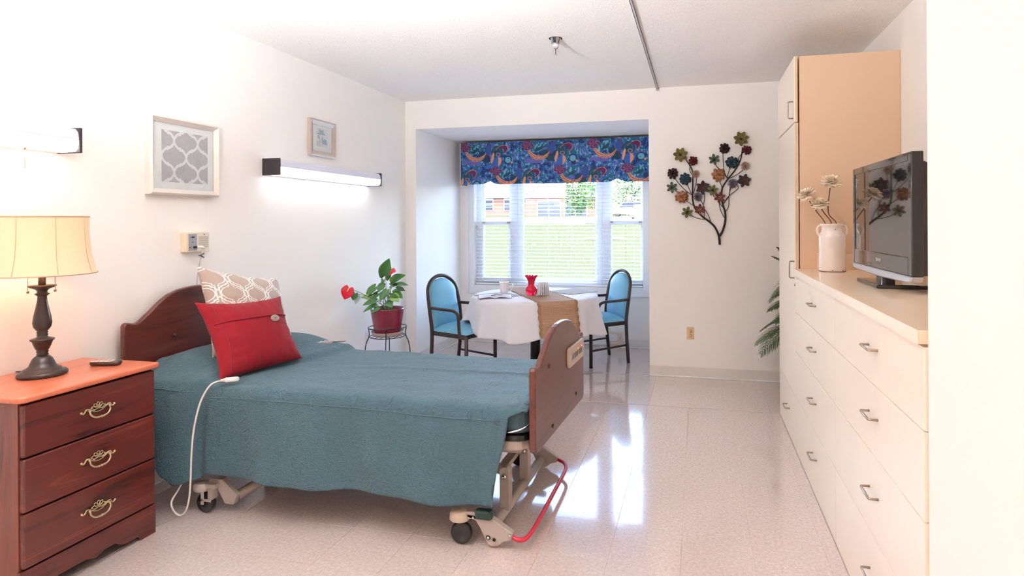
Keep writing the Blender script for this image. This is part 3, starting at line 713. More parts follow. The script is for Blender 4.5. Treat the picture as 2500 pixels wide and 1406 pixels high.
hp.tube(spline([(LX + 0.02, LY, LZ + 0.43), (LX + 0.05, LY, LZ + 0.52), (LX, LY, LZ + 0.675)], 6), 0.0018, 6); hp.tube(spline([(LX - 0.02, LY, LZ + 0.43), (LX - 0.05, LY, LZ + 0.52), (LX, LY, LZ + 0.675)], 6), 0.0018, 6)
hp.build('harp', M_BRZ, lp)
_rx, _ry = math.cos(yaw), math.sin(yaw)
for (dx, l) in ((-0.062, 0.362), (0.056, 0.370)):
    ch = MB(); px_, py_ = LX + dx * _rx, LY + dx * _ry
    zt = LZ + 0.46
    for i in range(26): ch.ball((px_, py_, lerp(zt, LZ + l, i / 25)), 0.0017, 6, 4)
    ch.tube([(px_, py_, zt), (px_, py_, LZ + l)], 0.0006, 5); ch.ball((px_, py_, LZ + l - 0.004), 0.0055, 10, 8)
    ch.build('pull_chain', mat('dark_brass_chain', (140, 110, 88), 0.4, 0.7), lp)
MB().tube(spline([(LX - 0.07, LY + 0.02, LZ + 0.008), (LX - 0.10, LY + 0.025, LZ + 0.016), (LX - 0.135, LY + 0.02, LZ + 0.006), (LX - 0.165, LY + 0.01, LZ + 0.004)], 6), 0.0028, 8).build('power_cord', M_BLACK, lp)
pd_ = bpy.data.lights.new('lamp_bulb_light', 'POINT'); pd_.energy = BULB_W; pd_.color = (1.0, 0.66, 0.38); pd_.shadow_soft_size = 0.032
pl0 = bpy.data.objects.new('lamp_bulb_light', pd_); COL.objects.link(pl0); pl0.parent = lp; pl0.location = (0, 0, 0.55)

# ------------------------------------------------------------------ remote control on the dresser
rc = thing('remote_control', 'small dark remote control lying on the dresser top', 'remote control', (-2.665, 2.145, 0.797), rz=R(18))
def rfn(u, v):
    a = 2 * PI * u
    return None
prm = []
for i in range(20):
    a = 2 * PI * i / 20; cxx = math.copysign(abs(math.cos(a)) ** 0.55, math.cos(a)); sxx = math.copysign(abs(math.sin(a)) ** 0.7, math.sin(a))
    prm.append((0.066 * cxx, (0.024 + 0.004 * cxx) * sxx))
def remo(scale, z): return [(a * scale[0], b * scale[1], z) for a, b in prm]
m = MB(); rings = [remo((0.9, 0.8), 0.0), remo((1, 1), 0.008), remo((1, 1), 0.016), remo((0.97, 0.9), 0.021)]
vs = [p for r_ in rings for p in r_]; n = 20
m._add(vs, [(i * n + k, i * n + (k + 1) % n, (i + 1) * n + (k + 1) % n, (i + 1) * n + k) for i in range(3) for k in range(n)], True)
m.f += [tuple(reversed(range(n))), tuple(range(3 * n, 4 * n))]; m.sm += [False, False]
WL[rc.name] = Vector()
body = m.build('body', mat('dark_brown_plastic', (58, 40, 34), 0.3), rc)
bx(-0.058, 0.034, -0.018, 0.018, 0.0205, 0.022).build('face_plate', mat('silver_keypad', (224, 214, 204), 0.4), rc, bevel=0.001)
for i in range(4):
    for j in range(3): bx(-0.05 + i * 0.021, -0.038 + i * 0.021, -0.013 + j * 0.0095, -0.007 + j * 0.0095, 0.022, 0.0236).build('key', mat('grey_key', (150, 138, 130), 0.5), rc)

# ------------------------------------------------------------------ hospital bed
bed = thing('hospital_bed', 'adjustable care bed with cherry head and foot boards on casters', 'bed', (-1.8, 2.89, 0))
def board(name, M, w_, zb, zs, zt, th, material):
    """bed end panel with a crested top; local x = thickness, y across, z up"""
    h = w_ / 2; pts = []
    def corner(cy, cz, r_, a0, a1): 
        for i in range(6): a = lerp(a0, a1, i / 5); pts.append((cy + r_ * math.cos(a), cz + r_ * math.sin(a)))
    corner(h - 0.035, zb + 0.035, 0.035, -PI / 2, 0)
    corner(h - 0.022, zs - 0.022, 0.022, 0, PI / 2)
    for i in range(1, 40):
        t = lerp(0.90, -0.90, i / 40); a = abs(t) / 0.90
        pts.append((t * h, zs - 0.012 * math.exp(-((a - 0.93) / 0.07) ** 2) + (zt - zs) * crest(a)))
    corner(-h + 0.022, zs - 0.022, 0.022, PI / 2, PI)
    corner(-h + 0.035, zb + 0.035, 0.035, PI, 1.5 * PI)
    return MB().prism(pts, lambda a, b, t: M @ Vector((t, a, b)), -th / 2, th / 2).build(name, material, bed, bevel=0.009, seg=3)
CRV = ((0, 1.0), (0.15, 0.985), (0.30, 0.925), (0.45, 0.80), (0.57, 0.62), (0.67, 0.42), (0.76, 0.22), (0.85, 0.07), (0.93, 0.0), (1.01, 0.0))
def crest(a):
    for (p, q), (r_, t_) in zip(CRV, CRV[1:]):
        if p <= a <= r_: return lerp(q, t_, (a - p) / (r_ - p))
    return 0.0
M_WOODB = m_wood('cherry_bed_board', (58, 22, 16), (88, 40, 30), (108, 54, 42), 'y', 0.3)
MF = Matrix.Translation((-0.688, 2.89, 0)) @ Matrix.Rotation(R(-2.8), 4, 'Z')
MH = Matrix.Translation((-2.895, 2.865, 0))
fb = board('footboard', MF, 0.885, 0.425, 0.808, 0.942, 0.032, M_WOODB)
hb = board('headboard', MH, 0.90, 0.42, 0.935, 1.085, 0.032, M_WOODB)
M_HOLE = mat('bolt_dark', (40, 22, 18), 0.5)
for (M_, par, sgn, spots) in ((MF, fb, 1, ((-0.24, 0.77), (0.24, 0.77), (-0.18, 0.47), (0.26, 0.50))), (MH, hb, 1, ((-0.16, 0.82), (0.16, 0.82)))):
    for (a, b) in spots:
        MB().lathe([(0.010, 0), (0.009, 0.004), (0.0, 0.004)], n=14, M=M_ @ Matrix.Translation((0.0155, a, b)) @ Matrix.Rotation(PI / 2, 4, 'Y')).build('bolt', M_HOLE, par)
# control keypad on the footboard
kp = MB(); pts = []
for (cy_, cz_, a0) in ((0.135, -0.030, -PI / 2), (0.135, 0.030, 0), (-0.135, 0.030, PI / 2), (-0.135, -0.030, PI)):
    for i in range(6): a = a0 + PI / 2 * i / 5; pts.append((cy_ + 0.024 * math.cos(a), cz_ + 0.022 * math.sin(a)))
MK = MF @ Matrix.Translation((0.016, 0.225, 0.735))
kp.prism(pts, lambda a, b, t: MK @ Vector((t, a, b)), 0, 0.016)
ko = kp.build('control_panel', mat('taupe_keypad', (190, 168, 154), 0.45), fb, bevel=0.004)
MB().box(0.016, 0.0168, -0.12, 0.135, -0.026, 0.024, M=MK).build('keypad_label', mat('keypad_label', (176, 166, 154), 0.5), ko)
M_KEY = mat('keypad_key', (84, 78, 74), 0.5); M_LED = mat('red_led', (255, 120, 110), 0.4, emit=((255, 80, 70), 1.5))
for i, yy in enumerate((-0.10, -0.075, -0.045, -0.02, 0.005, 0.04, 0.065, 0.095)):
    MB().tube([MK @ Vector((0.0165, yy - 0.006, -0.016)), MK @ Vector((0.0165, yy + 0.005, 0.012))], 0.0035, 6).build('key', M_KEY, ko)
for yy in (0.022, 0.098): MB().ball(MK @ Vector((0.0165, yy, 0.019)), 0.0045, 8, 6).build('indicator', M_LED, ko)
# mattress, deck, retainer
def rrect(x0, x1, y0, y1, r_, n=6):
    out = []
    for (cx_, cy_, a0) in ((x1 - r_, y0 + r_, -PI / 2), (x1 - r_, y1 - r_, 0), (x0 + r_, y1 - r_, PI / 2), (x0 + r_, y0 + r_, PI)):
        for i in range(n): a = a0 + PI / 2 * i / (n - 1); out.append((cx_ + r_ * math.cos(a), cy_ + r_ * math.sin(a)))
    return out
idf = lambda a, b, t: (a, b, t)
M_MATT = mat('teal_mattress_cover', (62, 86, 96), 0.75, bump=(180, 0.15))
MB().prism(rrect(-2.84, -0.722, 2.468, 3.312, 0.085), idf, 0.500, 0.632).build('mattress', M_MATT, bed, bevel=0.03, seg=4)
MB().prism(rrect(-2.84, -0.722, 2.470, 3.310, 0.085), idf, 0.470, 0.498).build('deck_pan', M_BLACK, bed, bevel=0.006)
MB().prism(rrect(-2.83, -0.730, 2.478, 3.302, 0.10), idf, 0.425, 0.472).build('deck_frame', M_FRAME, bed, bevel=0.008)
MB().tube(spline([(-1.1, 2.462, 0.512), (-0.87, 2.462, 0.515), (-0.80, 2.466, 0.520), (-0.745, 2.49, 0.54), (-0.728, 2.54, 0.57)], 6), 0.005, 8).build('mattress_retainer', M_CHROME, bed)
# undercarriage, foot end
foot = MB(); foot.tube([(-0.915, 2.50, 0.062), (-0.900, 3.27, 0.062)], 0.024, 14)
foot.build('foot_cross_tube', M_FRAME, bed)
hd = MB(); hd.tube([(-2.290, 2.50, 0.066), (-2.280, 3.28, 0.066)], 0.026, 14); hd.build('head_cross_tube', M_FRAME, bed)
MB().tube([(-2.290, 2.496, 0.066), (-2.290, 2.503, 0.066)], 0.0265, 14).build('tube_end_cap', M_BLACK, bed)
def post(y, zt):
    p = MB(); pts = [(-0.024, 0.0), (0.024, 0.0)] + [(0.024 * math.cos(a), zt - 0.024 + 0.024 * math.sin(a)) for a in [PI * i / 8 for i in range(9)]]
    p.prism(pts, lambda a, b, t: (-0.905 + a, t, 0.075 + b), y - 0.026, y + 0.026)
    o = p.build('lift_post', M_FRAME, bed, bevel=0.003)
    MB().lathe([(0.013, 0), (0.012, 0.006), (0.006, 0.010), (0.0, 0.010)], n=14, M=Matrix.Translation((-0.905, y - 0.026, 0.075 + zt - 0.045)) @ Matrix.Rotation(PI / 2, 4, 'X')).build('pivot_bolt', M_CHROME, o)
post(2.665, 0.205); post(2.985, 0.205)
for y in (2.66, 2.99):
    a = MB(); d = Vector((-0.85, 0, 0.19)); nrm = Vector((-0.19, 0, -0.85)).normalized() * 0.024; b0 = Vector((-0.90, y + 0.03, 0.235)); b1 = Vector((-1.62, y + 0.03, 0.40))
    a._add([b0 + nrm, b0 - nrm, b1 - nrm, b1 + nrm] + [q + Vector((0, 0.012, 0)) for q in (b0 + nrm, b0 - nrm, b1 - nrm, b1 + nrm)], [(0, 1, 2, 3), (7, 6, 5, 4), (0, 4, 5, 1), (1, 5, 6, 2), (2, 6, 7, 3), (3, 7, 4, 0)], False)
    a.build('lift_arm', M_FRAME, bed)
uf = MB(); uf.box(-1.02, -0.95, 2.60, 3.18, 0.375, 0.425); uf.box(-1.9, -0.80, 2.56, 2.60, 0.385, 0.425); uf.box(-1.9, -0.80, 3.18, 3.22, 0.385, 0.425)
uf.prism([(-0.99, 0.425), (-0.82, 0.425), (-0.865, 0.285), (-0.925, 0.285)], lambda a, b, t: (a, t, b), 3.04, 3.05)
uf.build('under_frame', M_FRAME, bed)
rt = MB(); rt.box(-0.985, -0.94, 2.78, 3.05, 0.20, 0.225); rt.build('support_tube', M_FRAME, bed); bx(-0.983, -0.942, 2.777, 2.781, 0.202, 0.223).build('tube_end_cap', M_BLACK, bed)
def foot_bracket(y, s_):
    pts = [(-0.935, 0.155), (-0.895, 0.130), (-0.800, 0.074), (-0.805, 0.046), (-0.845, 0.034), (-0.87, 0.012)] + [(-0.897 + 0.03 * math.cos(a), 0.040 + 0.034 * math.sin(a)) for a in [R(-70 - 15 * i) for i in range(7)]] + [(-0.955, 0.085), (-0.975, 0.115), (-1.03, 0.128), (-1.03, 0.150)]
    o = MB().prism(pts, lambda a, b, t: (a, t, b), y - 0.016, y + 0.016).build('caster_bracket', M_FRAME, bed, bevel=0.004)
    for (a, b, r_, m_) in ((-0.915, 0.046, 0.011, M_BLACK), (-0.915, 0.046, 0.007, M_CHROME), (-0.886, 0.040, 0.008, M_BLACK), (-0.813, 0.066, 0.006, M_CHROME), (-0.985, 0.128, 0.006, M_CHROME)):
        MB().lathe([(r_, 0), (r_ * 0.9, 0.004 if m_ is M_BLACK else 0.006), (0, 0.004 if m_ is M_BLACK else 0.006)], n=12, M=Matrix.Translation((a, y - 0.016 * s_, b)) @ Matrix.Rotation(PI / 2 * s_, 4, 'X')).build('bolt', m_, o)
def wheel(x, y, r_):
    M_ = Matrix.Translation((x, y, r_)) @ Matrix.Rotation(PI / 2, 4, 'X')
    o = MB().lathe([(0.0, -0.019), (r_ * 0.55, -0.019), (r_ * 0.60, -0.016), (r_ * 0.80, -0.017), (r_ * 0.96, -0.012), (r_, -0.004), (r_, 0.004), (r_ * 0.96, 0.012), (r_ * 0.80, 0.017), (r_ * 0.60, 0.016), (r_ * 0.55, 0.019), (0.0, 0.019)], n=28, M=M_).build('caster_wheel', M_BLACK, bed)
    return o
foot_bracket(2.462, 1); foot_bracket(3.315, -1)
for y in (2.458, 3.318):
    wheel(-1.045, y, 0.050)
    sw = MB(); sw.lathe([(0.0, 0.104), (0.034, 0.104), (0.038, 0.11), (0.038, 0.135), (0.030, 0.150), (0.0, 0.153)], (-1.055, y, 0), 20, sx=1.2); sw.box(-1.06, -0.95, y - 0.012, y + 0.012, 0.118, 0.140)
    sw.build('swivel_housing', mat('tan_caster_cover', (196, 178, 158), 0.45), bed, bevel=0.004)
for (y, x) in ((2.437, -0.93), (3.36, -0.925)):
    p = MB().prism(rrect(x - 0.040, x + 0.040, y - 0.022, y + 0.022, 0.014), idf, 0.136 if y < 3 else 0.165, 0.172 if y < 3 else 0.185).build('brake_pedal', mat('dark_green_pedal', (28, 52, 46), 0.4), bed, bevel=0.006)
    if y > 3:
        for k in range(5): bx(x - 0.032 + k * 0.014, x - 0.024 + k * 0.014, y - 0.018, y + 0.018, 0.185, 0.189).build('grip_rib', mat('pedal_rib', (150, 160, 158), 0.5), p)
MB().tube(spline([(-0.815, 2.462, 0.060), (-0.785, 2.450, 0.052), (-0.755, 2.455, 0.050), (-0.738, 2.490, 0.052), (-0.730, 2.60, 0.055), (-0.728, 2.9, 0.056), (-0.728, 3.13, 0.056), (-0.735, 3.22, 0.056), (-0.760, 3.275, 0.057), (-0.79, 3.30, 0.058), (-0.815, 3.315, 0.060)], 6), 0.010, 12).build('brake_bar', mat('red_brake_bar', (186, 32, 58), 0.35), bed)
# undercarriage, head end
wheel(-2.415, 2.452, 0.050); wheel(-2.415, 3.33, 0.050)
for y in (2.455, 3.33):
    hbk = MB(); hbk.prism([(-2.40, 0.165), (-2.33, 0.165), (-2.245, 0.09), (-2.265, 0.045), (-2.315, 0.045), (-2.36, 0.12), (-2.42, 0.14)], lambda a, b, t: (a, t, b), y + 0.005, y + 0.035)
    hbk.build('caster_bracket', M_FRAME, bed, bevel=0.003)
    sw = MB(); sw.lathe([(0.0, 0.106), (0.032, 0.106), (0.036, 0.112), (0.036, 0.132), (0.028, 0.146), (0.0, 0.148)], (-2.44, y - 0.004, 0), 18, sx=1.25); sw.box(-2.44, -2.35, y - 0.02, y + 0.02, 0.122, 0.146)
    sw.box(-2.425, -2.407, y - 0.030, y - 0.026, 0.045, 0.125); sw.box(-2.425, -2.365, y - 0.030, y - 0.026, 0.062, 0.076); sw.box(-2.385, -2.365, y - 0.028, y + 0.02, 0.07, 0.125)
    sw.build('swivel_housing', M_FRAME, bed, bevel=0.002)
fs_ = MB().grid(lambda u, v: (lerp(-2.82, -2.50, u), 2.418 + 0.012 * math.sin(u * 9) + 0.012 * v, lerp(0.50, 0.165 + 0.02 * math.sin(u * 5 + 0.6) + 0.05 * sm((u - 0.75) / 0.25), v)), 16, 8).build('hanging_sheet', mat('white_sheet', (226, 224, 238), 0.85), bed, solid=0.003)

# ------------------------------------------------------------------ coverlet
def m_cover():
    t = NT('teal_matelasse_coverlet'); v = t.coord()
    c0, c1 = lin((57, 84, 94)), lin((73, 104, 116))
    n1 = t.noise(v, 30, 4, 0.55, 2.0); n2 = t.noise(t.coord((16, 60, 60)), 3.2, 3, 0.6, 1.2); n3 = t.noise(v, 2.2, 3)
    vo_ = t.add('ShaderNodeTexVoronoi', feature='SMOOTH_F1'); t.link(t.coord((2.2, 1.0, 1.0), (0, 0.5, 0.6)), vo_.inputs['Vector']); vo_.inputs['Scale'].default_value = 11
    lf = t.ramp(vo_.outputs['Distance'], [(0.16, (0.85, 0.85, 0.85)), (0.26, (0.2, 0.2, 0.2)), (0.32, (0.75, 0.75, 0.75)), (0.38, (0.35, 0.35, 0.35)), (0.7, (0.5, 0.5, 0.5))])
    t.base(t.mix(n3, c0, c1)); t.val('Roughness', 0.6); t.val('Sheen Weight', 0.12); t.val('Specular IOR Level', 0.3)
    h = t.math('ADD', t.math('MULTIPLY', n1, 0.42), t.math('ADD', t.math('MULTIPLY', n2, 0.7), t.math('MULTIPLY', lf, 0.75)))
    t.bump(h, 0.8, 0.012); return t.m
HEM = [(-2.80, 0.27), (-2.655, 0.262), (-2.59, 0.19), (-2.53, 0.152), (-2.44, 0.176), (-2.36, 0.215), (-2.23, 0.203), (-1.80, 0.194), (-1.37, 0.206), (-1.07, 0.190), (-0.88, 0.198), (-0.7, 0.20)]
def hem(x):
    for (a, b), (c, d) in zip(HEM, HEM[1:]):
        if a <= x <= c: return lerp(b, d, sm((x - a) / (c - a)))
    return HEM[0][1] if x < HEM[0][0] else HEM[-1][1]
def xe(y): return -2.40 + 0.27 * sm((y - 2.45) / 0.85)          # where the pillow under the cover ends
def top_z(x, y):
    d = xe(y) - x
    z = 0.640 + 0.006 * math.sin(x * 3.1 + 1) + 0.003 * math.sin(y * 9 + x * 4)
    z += 0.030 * sm(d / 0.05) + 0.082 * sm((d - 0.02) / 0.30) * sm((y - 2.44) / 0.16) * sm((3.36 - y) / 0.14)
    z -= 0.03 * sm((-2.74 - x) / 0.08)
    z += 0.0025 * math.sin(x * 31 + y * 13) * vnoise(x * 7, y * 9) + 0.006 * (vnoise(x * 9, y * 14) - 0.5) + 0.010 * math.exp(-((y - 2.93 - 0.10 * (x + 1.5)) / 0.02) ** 2) * sm((x + 2.0) / 0.3) * 0.8
    return z
NX, NS = 210, 150
def cov(u, v):
    # v: 0 near hem .. 0.38 near edge .. 0.72 far edge .. 1 far hem
    xe_ = -0.735
    ynear, yfar = 2.452, 3.330
    if v < 0.38:
        s_ = v / 0.38
        x_end = lerp(-0.885, -0.815, sm(s_)) if s_ < 0.93 else lerp(-0.815, -0.735, (s_ - 0.93) / 0.07)
        x = lerp(-2.845, x_end, u)
        bul = sm((-2.44 - x) / 0.05)
        zt = top_z(x, ynear) - 0.012
        z = lerp(hem(x), zt, s_)
        k = 1 - s_
        y = ynear - 0.012 - 0.035 * k - 0.024 * bul * (0.4 + 0.6 * math.sin(PI * min(1, k * 0.8))) - 0.020 * k * math.sin(x * 9.5 + 0.8 + 0.6 * z) - 0.009 * k * math.sin(x * 21 + 2 * z) - 0.010 * math.exp(-((x + 2.44) / 0.03) ** 2) * 0
        y += 0.022 * math.exp(-((x + 2.415) / 0.022) ** 2) * (0.3 + 0.7 * k)
        y += 0.004 * (vnoise(x * 9, z * 9) - 0.5) * 2 + 0.005 * math.sin((z + x * 0.28) * 26 + 0.5) * sm((x + 1.9) / 0.5) * k
        if s_ > 0.90: y += 0.010 * ((s_ - 0.90) / 0.10) ** 2
        return (x, y, z)
    if v < 0.72:
        t_ = (v - 0.38) / 0.34; x = lerp(-2.845, xe_, u); y = lerp(ynear, yfar, t_)
        ed = min(1, t_ / 0.05) * min(1, (1 - t_) / 0.05)
        fo = sm((x + 0.80) / 0.07)
        z = top_z(x, y) - 0.012 * (1 - ed) ** 2 - 0.016 * fo
        return (x, y, z)
    s_ = (v - 0.72) / 0.28; x = lerp(-2.845, lerp(xe_, -0.86, s_), u)
    zt = top_z(x, yfar) - 0.012
    return (x, yfar + 0.012 + 0.03 * s_ + 0.008 * s_ * math.sin(x * 9), lerp(zt, 0.24, s_))
co = MB().grid(cov, NX, NS).build('bed_coverlet', m_cover(), None, solid=0.006)
tag(co, 'teal textured coverlet draped over the care bed', 'blanket')
seam = []
for i in range(60):
    x = lerp(-2.38, -0.86, i / 59); p = cov((x + 2.845) / (-0.82 + 2.845), 0.38 * 0.885); seam.append((p[0], p[1] - 0.0035, p[2]))
MB().tube(seam, 0.0022, 6).build('hem_seam', mat('seam_dark_teal', (70, 100, 108), 0.8), co)
seam = []
for i in range(20):
    x = lerp(-2.80, -2.455, i / 19); p = cov((x + 2.845) / (-0.82 + 2.845), 0.38 * 0.90); seam.append((p[0], p[1] - 0.0035, p[2]))
MB().tube(seam, 0.0022, 6).build('hem_seam', MATS['seam_dark_teal'], co)
# pillow hidden under the coverlet keeps the raised head end honest
pil = MB(); pil.ball((0, 0, 0), 1, 24, 14, sc=(0.20, 0.38, 0.055), M=None)
pil.v = [(p[0] - 2.60, p[1] + 2.90, p[2] + 0.655) for p in pil.v]

# ------------------------------------------------------------------ cushions
def cushion(corners, th, nu=90, inset=0.05, seed=0, nb=None):
    """corners: bottom-left, bottom-right, top-right, top-left (front view); returns MB and uv list"""
    A, B, C_, D = [Vector(c) for c in corners]; uv = []
    nrm = ((B - A).cross(D - A)).normalized()
    m = MB(); rnd = random.Random(seed)
    def P_(u, v, s_):
        # edges curve inwards between the pointed corners
        cu = u - inset * (2 * u - 1) * (1 - (2 * v - 1) ** 2) * 1.0; cv = v - inset * (0.1 if v < 0.5 else 1.0) * (2 * v - 1) * (1 - (2 * u - 1) ** 2)
        p = A * (1 - cu) * (1 - cv) + B * cu * (1 - cv) + C_ * cu * cv + D * (1 - cu) * cv
        f = max(0.0, (1 - abs(2 * u - 1) ** 2.4)) ** 0.55 * max(0.0, (1 - abs(2 * v - 1) ** 2.4)) ** 0.55
        wr = 0.0
        e_ = min(u, 1 - u, v, 1 - v)
        wr = 0.010 * (vnoise(u * 7 + seed, v * 16) - 0.5) * sm((0.34 - min(u, 1 - u)) / 0.3) + 0.008 * (vnoise(u * 16, v * 7 + seed) - 0.5) * sm((0.34 - min(v, 1 - v)) / 0.3)
        return p + nrm * (s_ * (th / 2 * f) + wr * f * s_ * 2)
    m.grid(lambda u, v: P_(u, v, 1), nu, nu); m.grid(lambda u, v: P_(u, v, -1), nb or nu, nb or nu)
    return m, P_, nrm
BL, BR, TR, TL = (-2.345, 2.465, 0.660), (-2.235, 2.945, 0.668), (-2.430, 3.010, 1.012), (-2.545, 2.512, 1.040)
rcu = thing('red_cushion', 'dark red square cushion with one wooden button at the head of the bed', 'cushion', (-2.30, 2.70, 0.66))
cm, RP, rn = cushion((BL, BR, TR, TL), 0.185, 80, 0.065, 3)
M_RED = mat('dark_red_suede', (128, 20, 30), 0.85, sheen=0.06, spec=0.2, bump=(26, 0.35), var=(0.14, 7))
rco = cm.build('cover', M_RED, rcu)
fl_ = [RP(u, 0.66 + 0.0 * u, 1) + rn * 0.0035 for u in [i / 40 for i in range(1, 40)]]
MB().tube(fl_, 0.0042, 8).build('flap_edge', M_RED, rco)
MB().tube([RP(0.09, v, 1) + rn * 0.001 for v in [i / 30 for i in range(1, 30)]], 0.0018, 6).build('side_seam', mat('red_seam', (112, 30, 38), 0.8), rco)
bp = RP(0.715, 0.60, 1) + rn * 0.004
qa = rn.to_track_quat('Z', 'Y').to_matrix().to_4x4()
bo = MB().lathe([(0.0, 0.0), (0.024, 0.0), (0.026, 0.003), (0.024, 0.007), (0.016, 0.0085), (0.0, 0.008)], n=24, M=Matrix.Translation(bp) @ qa, sx=1.0, sy=0.8).build('button', mat('grey_wood_button', (150, 126, 114), 0.5), rcu)
for s_ in (-1, 1): MB().ball(bp + rn * 0.0085 + Vector((0, 0.004 * s_, 0)), 0.0024, 8, 6).build('thread_hole', M_BLACK, bo)

bcu = thing('trellis_cushion', 'large taupe cushion with white trellis lines behind the red cushion', 'cushion', (-2.55, 2.95, 0.7))
BL, BR, TR, TL = (-2.560, 2.640, 0.725), (-2.470, 3.185, 0.680), (-2.600, 3.195, 1.100), (-2.740, 2.715, 1.215)
cm, BP_, bn = cushion((BL, BR, TR, TL), 0.20, 380, 0.055, 9, 60)
TAU, WHT = lin((170, 150, 136)), lin((246, 244, 244))
def seg_d(px_, py_, ax, ay, bx_, by_):
    dx, dy = bx_ - ax, by_ - ay; L = dx * dx + dy * dy; t = max(0, min(1, ((px_ - ax) * dx + (py_ - ay) * dy) / L if L else 0))
    return math.hypot(px_ - ax - t * dx, py_ - ay - t * dy)
def trellis(u, v):
    """repeat of rounded medallions with stepped necks, drawn as double white lines"""
    cw, chh = 0.285, 0.40
    for (ox, oy) in ((0, 0), (cw / 2, chh / 2)):
        X = ((u - 0.08 - ox) % cw) - cw / 2; Y = ((v - 0.07 - oy) % chh) - chh / 2
        for (a, b, st) in ((0.116, 0.086, 0.030), (0.150, 0.112, 0.046)):
            ay = abs(Y); ax = abs(X)
            q = math.hypot(X / a, Y / b)
            if abs(q - 1) * min(a, b) < 0.0033 and ax > st: return True
            # stepped neck above and below the medallion
            yb = b * math.sqrt(max(0, 1 - (st / a) ** 2))
            for (p0, p1) in (((st, yb), (st, yb + 0.022)), ((st, yb + 0.022), (st * 0.45, yb + 0.022)), ((st * 0.45, yb + 0.022), (st * 0.45, chh / 2 - 0.0))):
                if seg_d(ax, ay, *p0, *p1) < 0.0030: return True
    return False
cl_ = []
for nu in (380, 60):
    for j in range(nu):
        for i in range(nu): cl_.append(WHT if trellis(i / (nu - 1), j / (nu - 1)) else TAU)
bco = cm.build('cover', attr_mat('trellis_cloth', 'print', 0.7, (380, 0.12), 0.3), bcu); arr(bco, 'print', cl_)

# ------------------------------------------------------------------ bed hand control and call cord on the coverlet
hc = thing('bed_hand_control', 'grey bed hand control lying on the coverlet by the cushions', 'hand control', (-2.285, 3.205, 0.688), rz=R(50))
WL[hc.name] = Vector()
prm = [(-0.062, -0.020), (-0.070, 0), (-0.062, 0.020), (-0.02, 0.023), (0.03, 0.020), (0.055, 0.014), (0.062, 0), (0.055, -0.014), (0.03, -0.020), (-0.02, -0.023)]
MB().prism(prm, idf, 0, 0.022).build('body', mat('grey_handset', (158, 150, 148), 0.45), hc, bevel=0.008, seg=3)
for k in range(3): MB().lathe([(0.008, 0.0215), (0.008, 0.0235), (0, 0.0235)], (-0.035 + 0.024 * k, 0, 0), 12, sx=0.8, sy=1.4).build('button', mat('handset_button', (206, 202, 198), 0.5), hc)
MB().tube(spline([(0.058, 0, 0.011), (0.075, 0, 0.010), (0.10, 0.006, 0.006), (0.14, 0.03, 0.0), (0.16, 0.08, -0.01)], 5), 0.0045, 8).build('coiled_cable', mat('grey_handset_cable', (120, 114, 114), 0.5), hc)
cc = thing('nurse_call_pendant', 'white call button on a long cord looping down the bed side', 'call cord', (-2.38, 2.40, 0.0))
M_PEND = mat('white_call_button', (244, 240, 236), 0.4)
a0, a1 = Vector((-2.315, 2.440, 0.668)), Vector((-2.245, 2.468, 0.672))
MB().tube([a0, lerp(a0, a1, 0.25), lerp(a0, a1, 0.3), a1], [0.007, 0.009, 0.0125, 0.0125], 12).build('push_button', M_PEND, cc)
MB().tube([a1, a1 + (a1 - a0).normalized() * 0.006], 0.0105, 12).build('button_end', mat('pendant_end', (226, 222, 220), 0.4), cc)
MB().tube(spline([a0 + Vector((0.004, 0.001, 0)), (-2.345, 2.408, 0.652), (-2.375, 2.380, 0.58), (-2.396, 2.362, 0.46), (-2.402, 2.352, 0.34), (-2.402, 2.345, 0.20), (-2.412, 2.345, 0.11), (-2.430, 2.345, 0.055), (-2.462, 2.345, 0.028), (-2.500, 2.345, 0.045), (-2.522, 2.352, 0.085), (-2.526, 2.395, 0.125), (-2.526, 2.46, 0.20)], 8), 0.0042, 10).build('cord', M_CORD, cc)

# ------------------------------------------------------------------ plant stand, pot and anthurium
QX, QY = -2.640, 4.60
ps = thing('plant_stand', 'black wire plant stand holding the red pot in the corner', 'plant stand', (QX, QY, 0))
M_WIRE = mat('black_wire', (34, 34, 46), 0.4, 0.4)
def ring(r_, z, th): return MB().tube([(QX + r_ * math.cos(2 * PI * k / 40), QY + r_ * math.sin(2 * PI * k / 40), z) for k in range(40)], th, 8, closed=True)
ring(0.160, 0.540, 0.0042).build('upper_ring', M_WIRE, ps); ring(0.148, 0.462, 0.0036).build('lower_ring', M_WIRE, ps)
gw = MB()
for k in (-2, -1, 0, 1, 2):
    h = math.sqrt(0.148 ** 2 - (k * 0.05) ** 2); gw.tube([(QX + k * 0.05, QY - h, 0.460), (QX + k * 0.05, QY + h, 0.460)], 0.0022, 6)
gw.build('tray_wires', M_WIRE, ps)
for k in range(4):
    a = R(25 + 90 * k); c_, s_ = math.cos(a), math.sin(a)
    MB().tube(spline([(QX + r_ * c_, QY + r_ * s_, z) for r_, z in ((0.160, 0.545), (0.152, 0.47), (0.178, 0.40), (0.190, 0.30), (0.180, 0.18), (0.165, 0.06), (0.172, 0.004))], 5), 0.0042, 8).build('leg', M_WIRE, ps)
pot = thing('flower_pot', 'glossy burgundy plant pot with raised rose on the wire stand', 'pot', (QX, QY, 0.465))
M_POT = mat('burgundy_glaze', (124, 28, 52), 0.12, coat=0.5, var=(0.10, 6))
sau = MB().lathe([(0.0, 0.0), (0.112, 0.0), (0.126, 0.010), (0.136, 0.040), (0.131, 0.040), (0.119, 0.012), (0.0, 0.010)], (QX, QY, 0.466), 40).build('saucer', mat('clear_saucer', (214, 190, 186), 0.2, trans=0.35), pot)
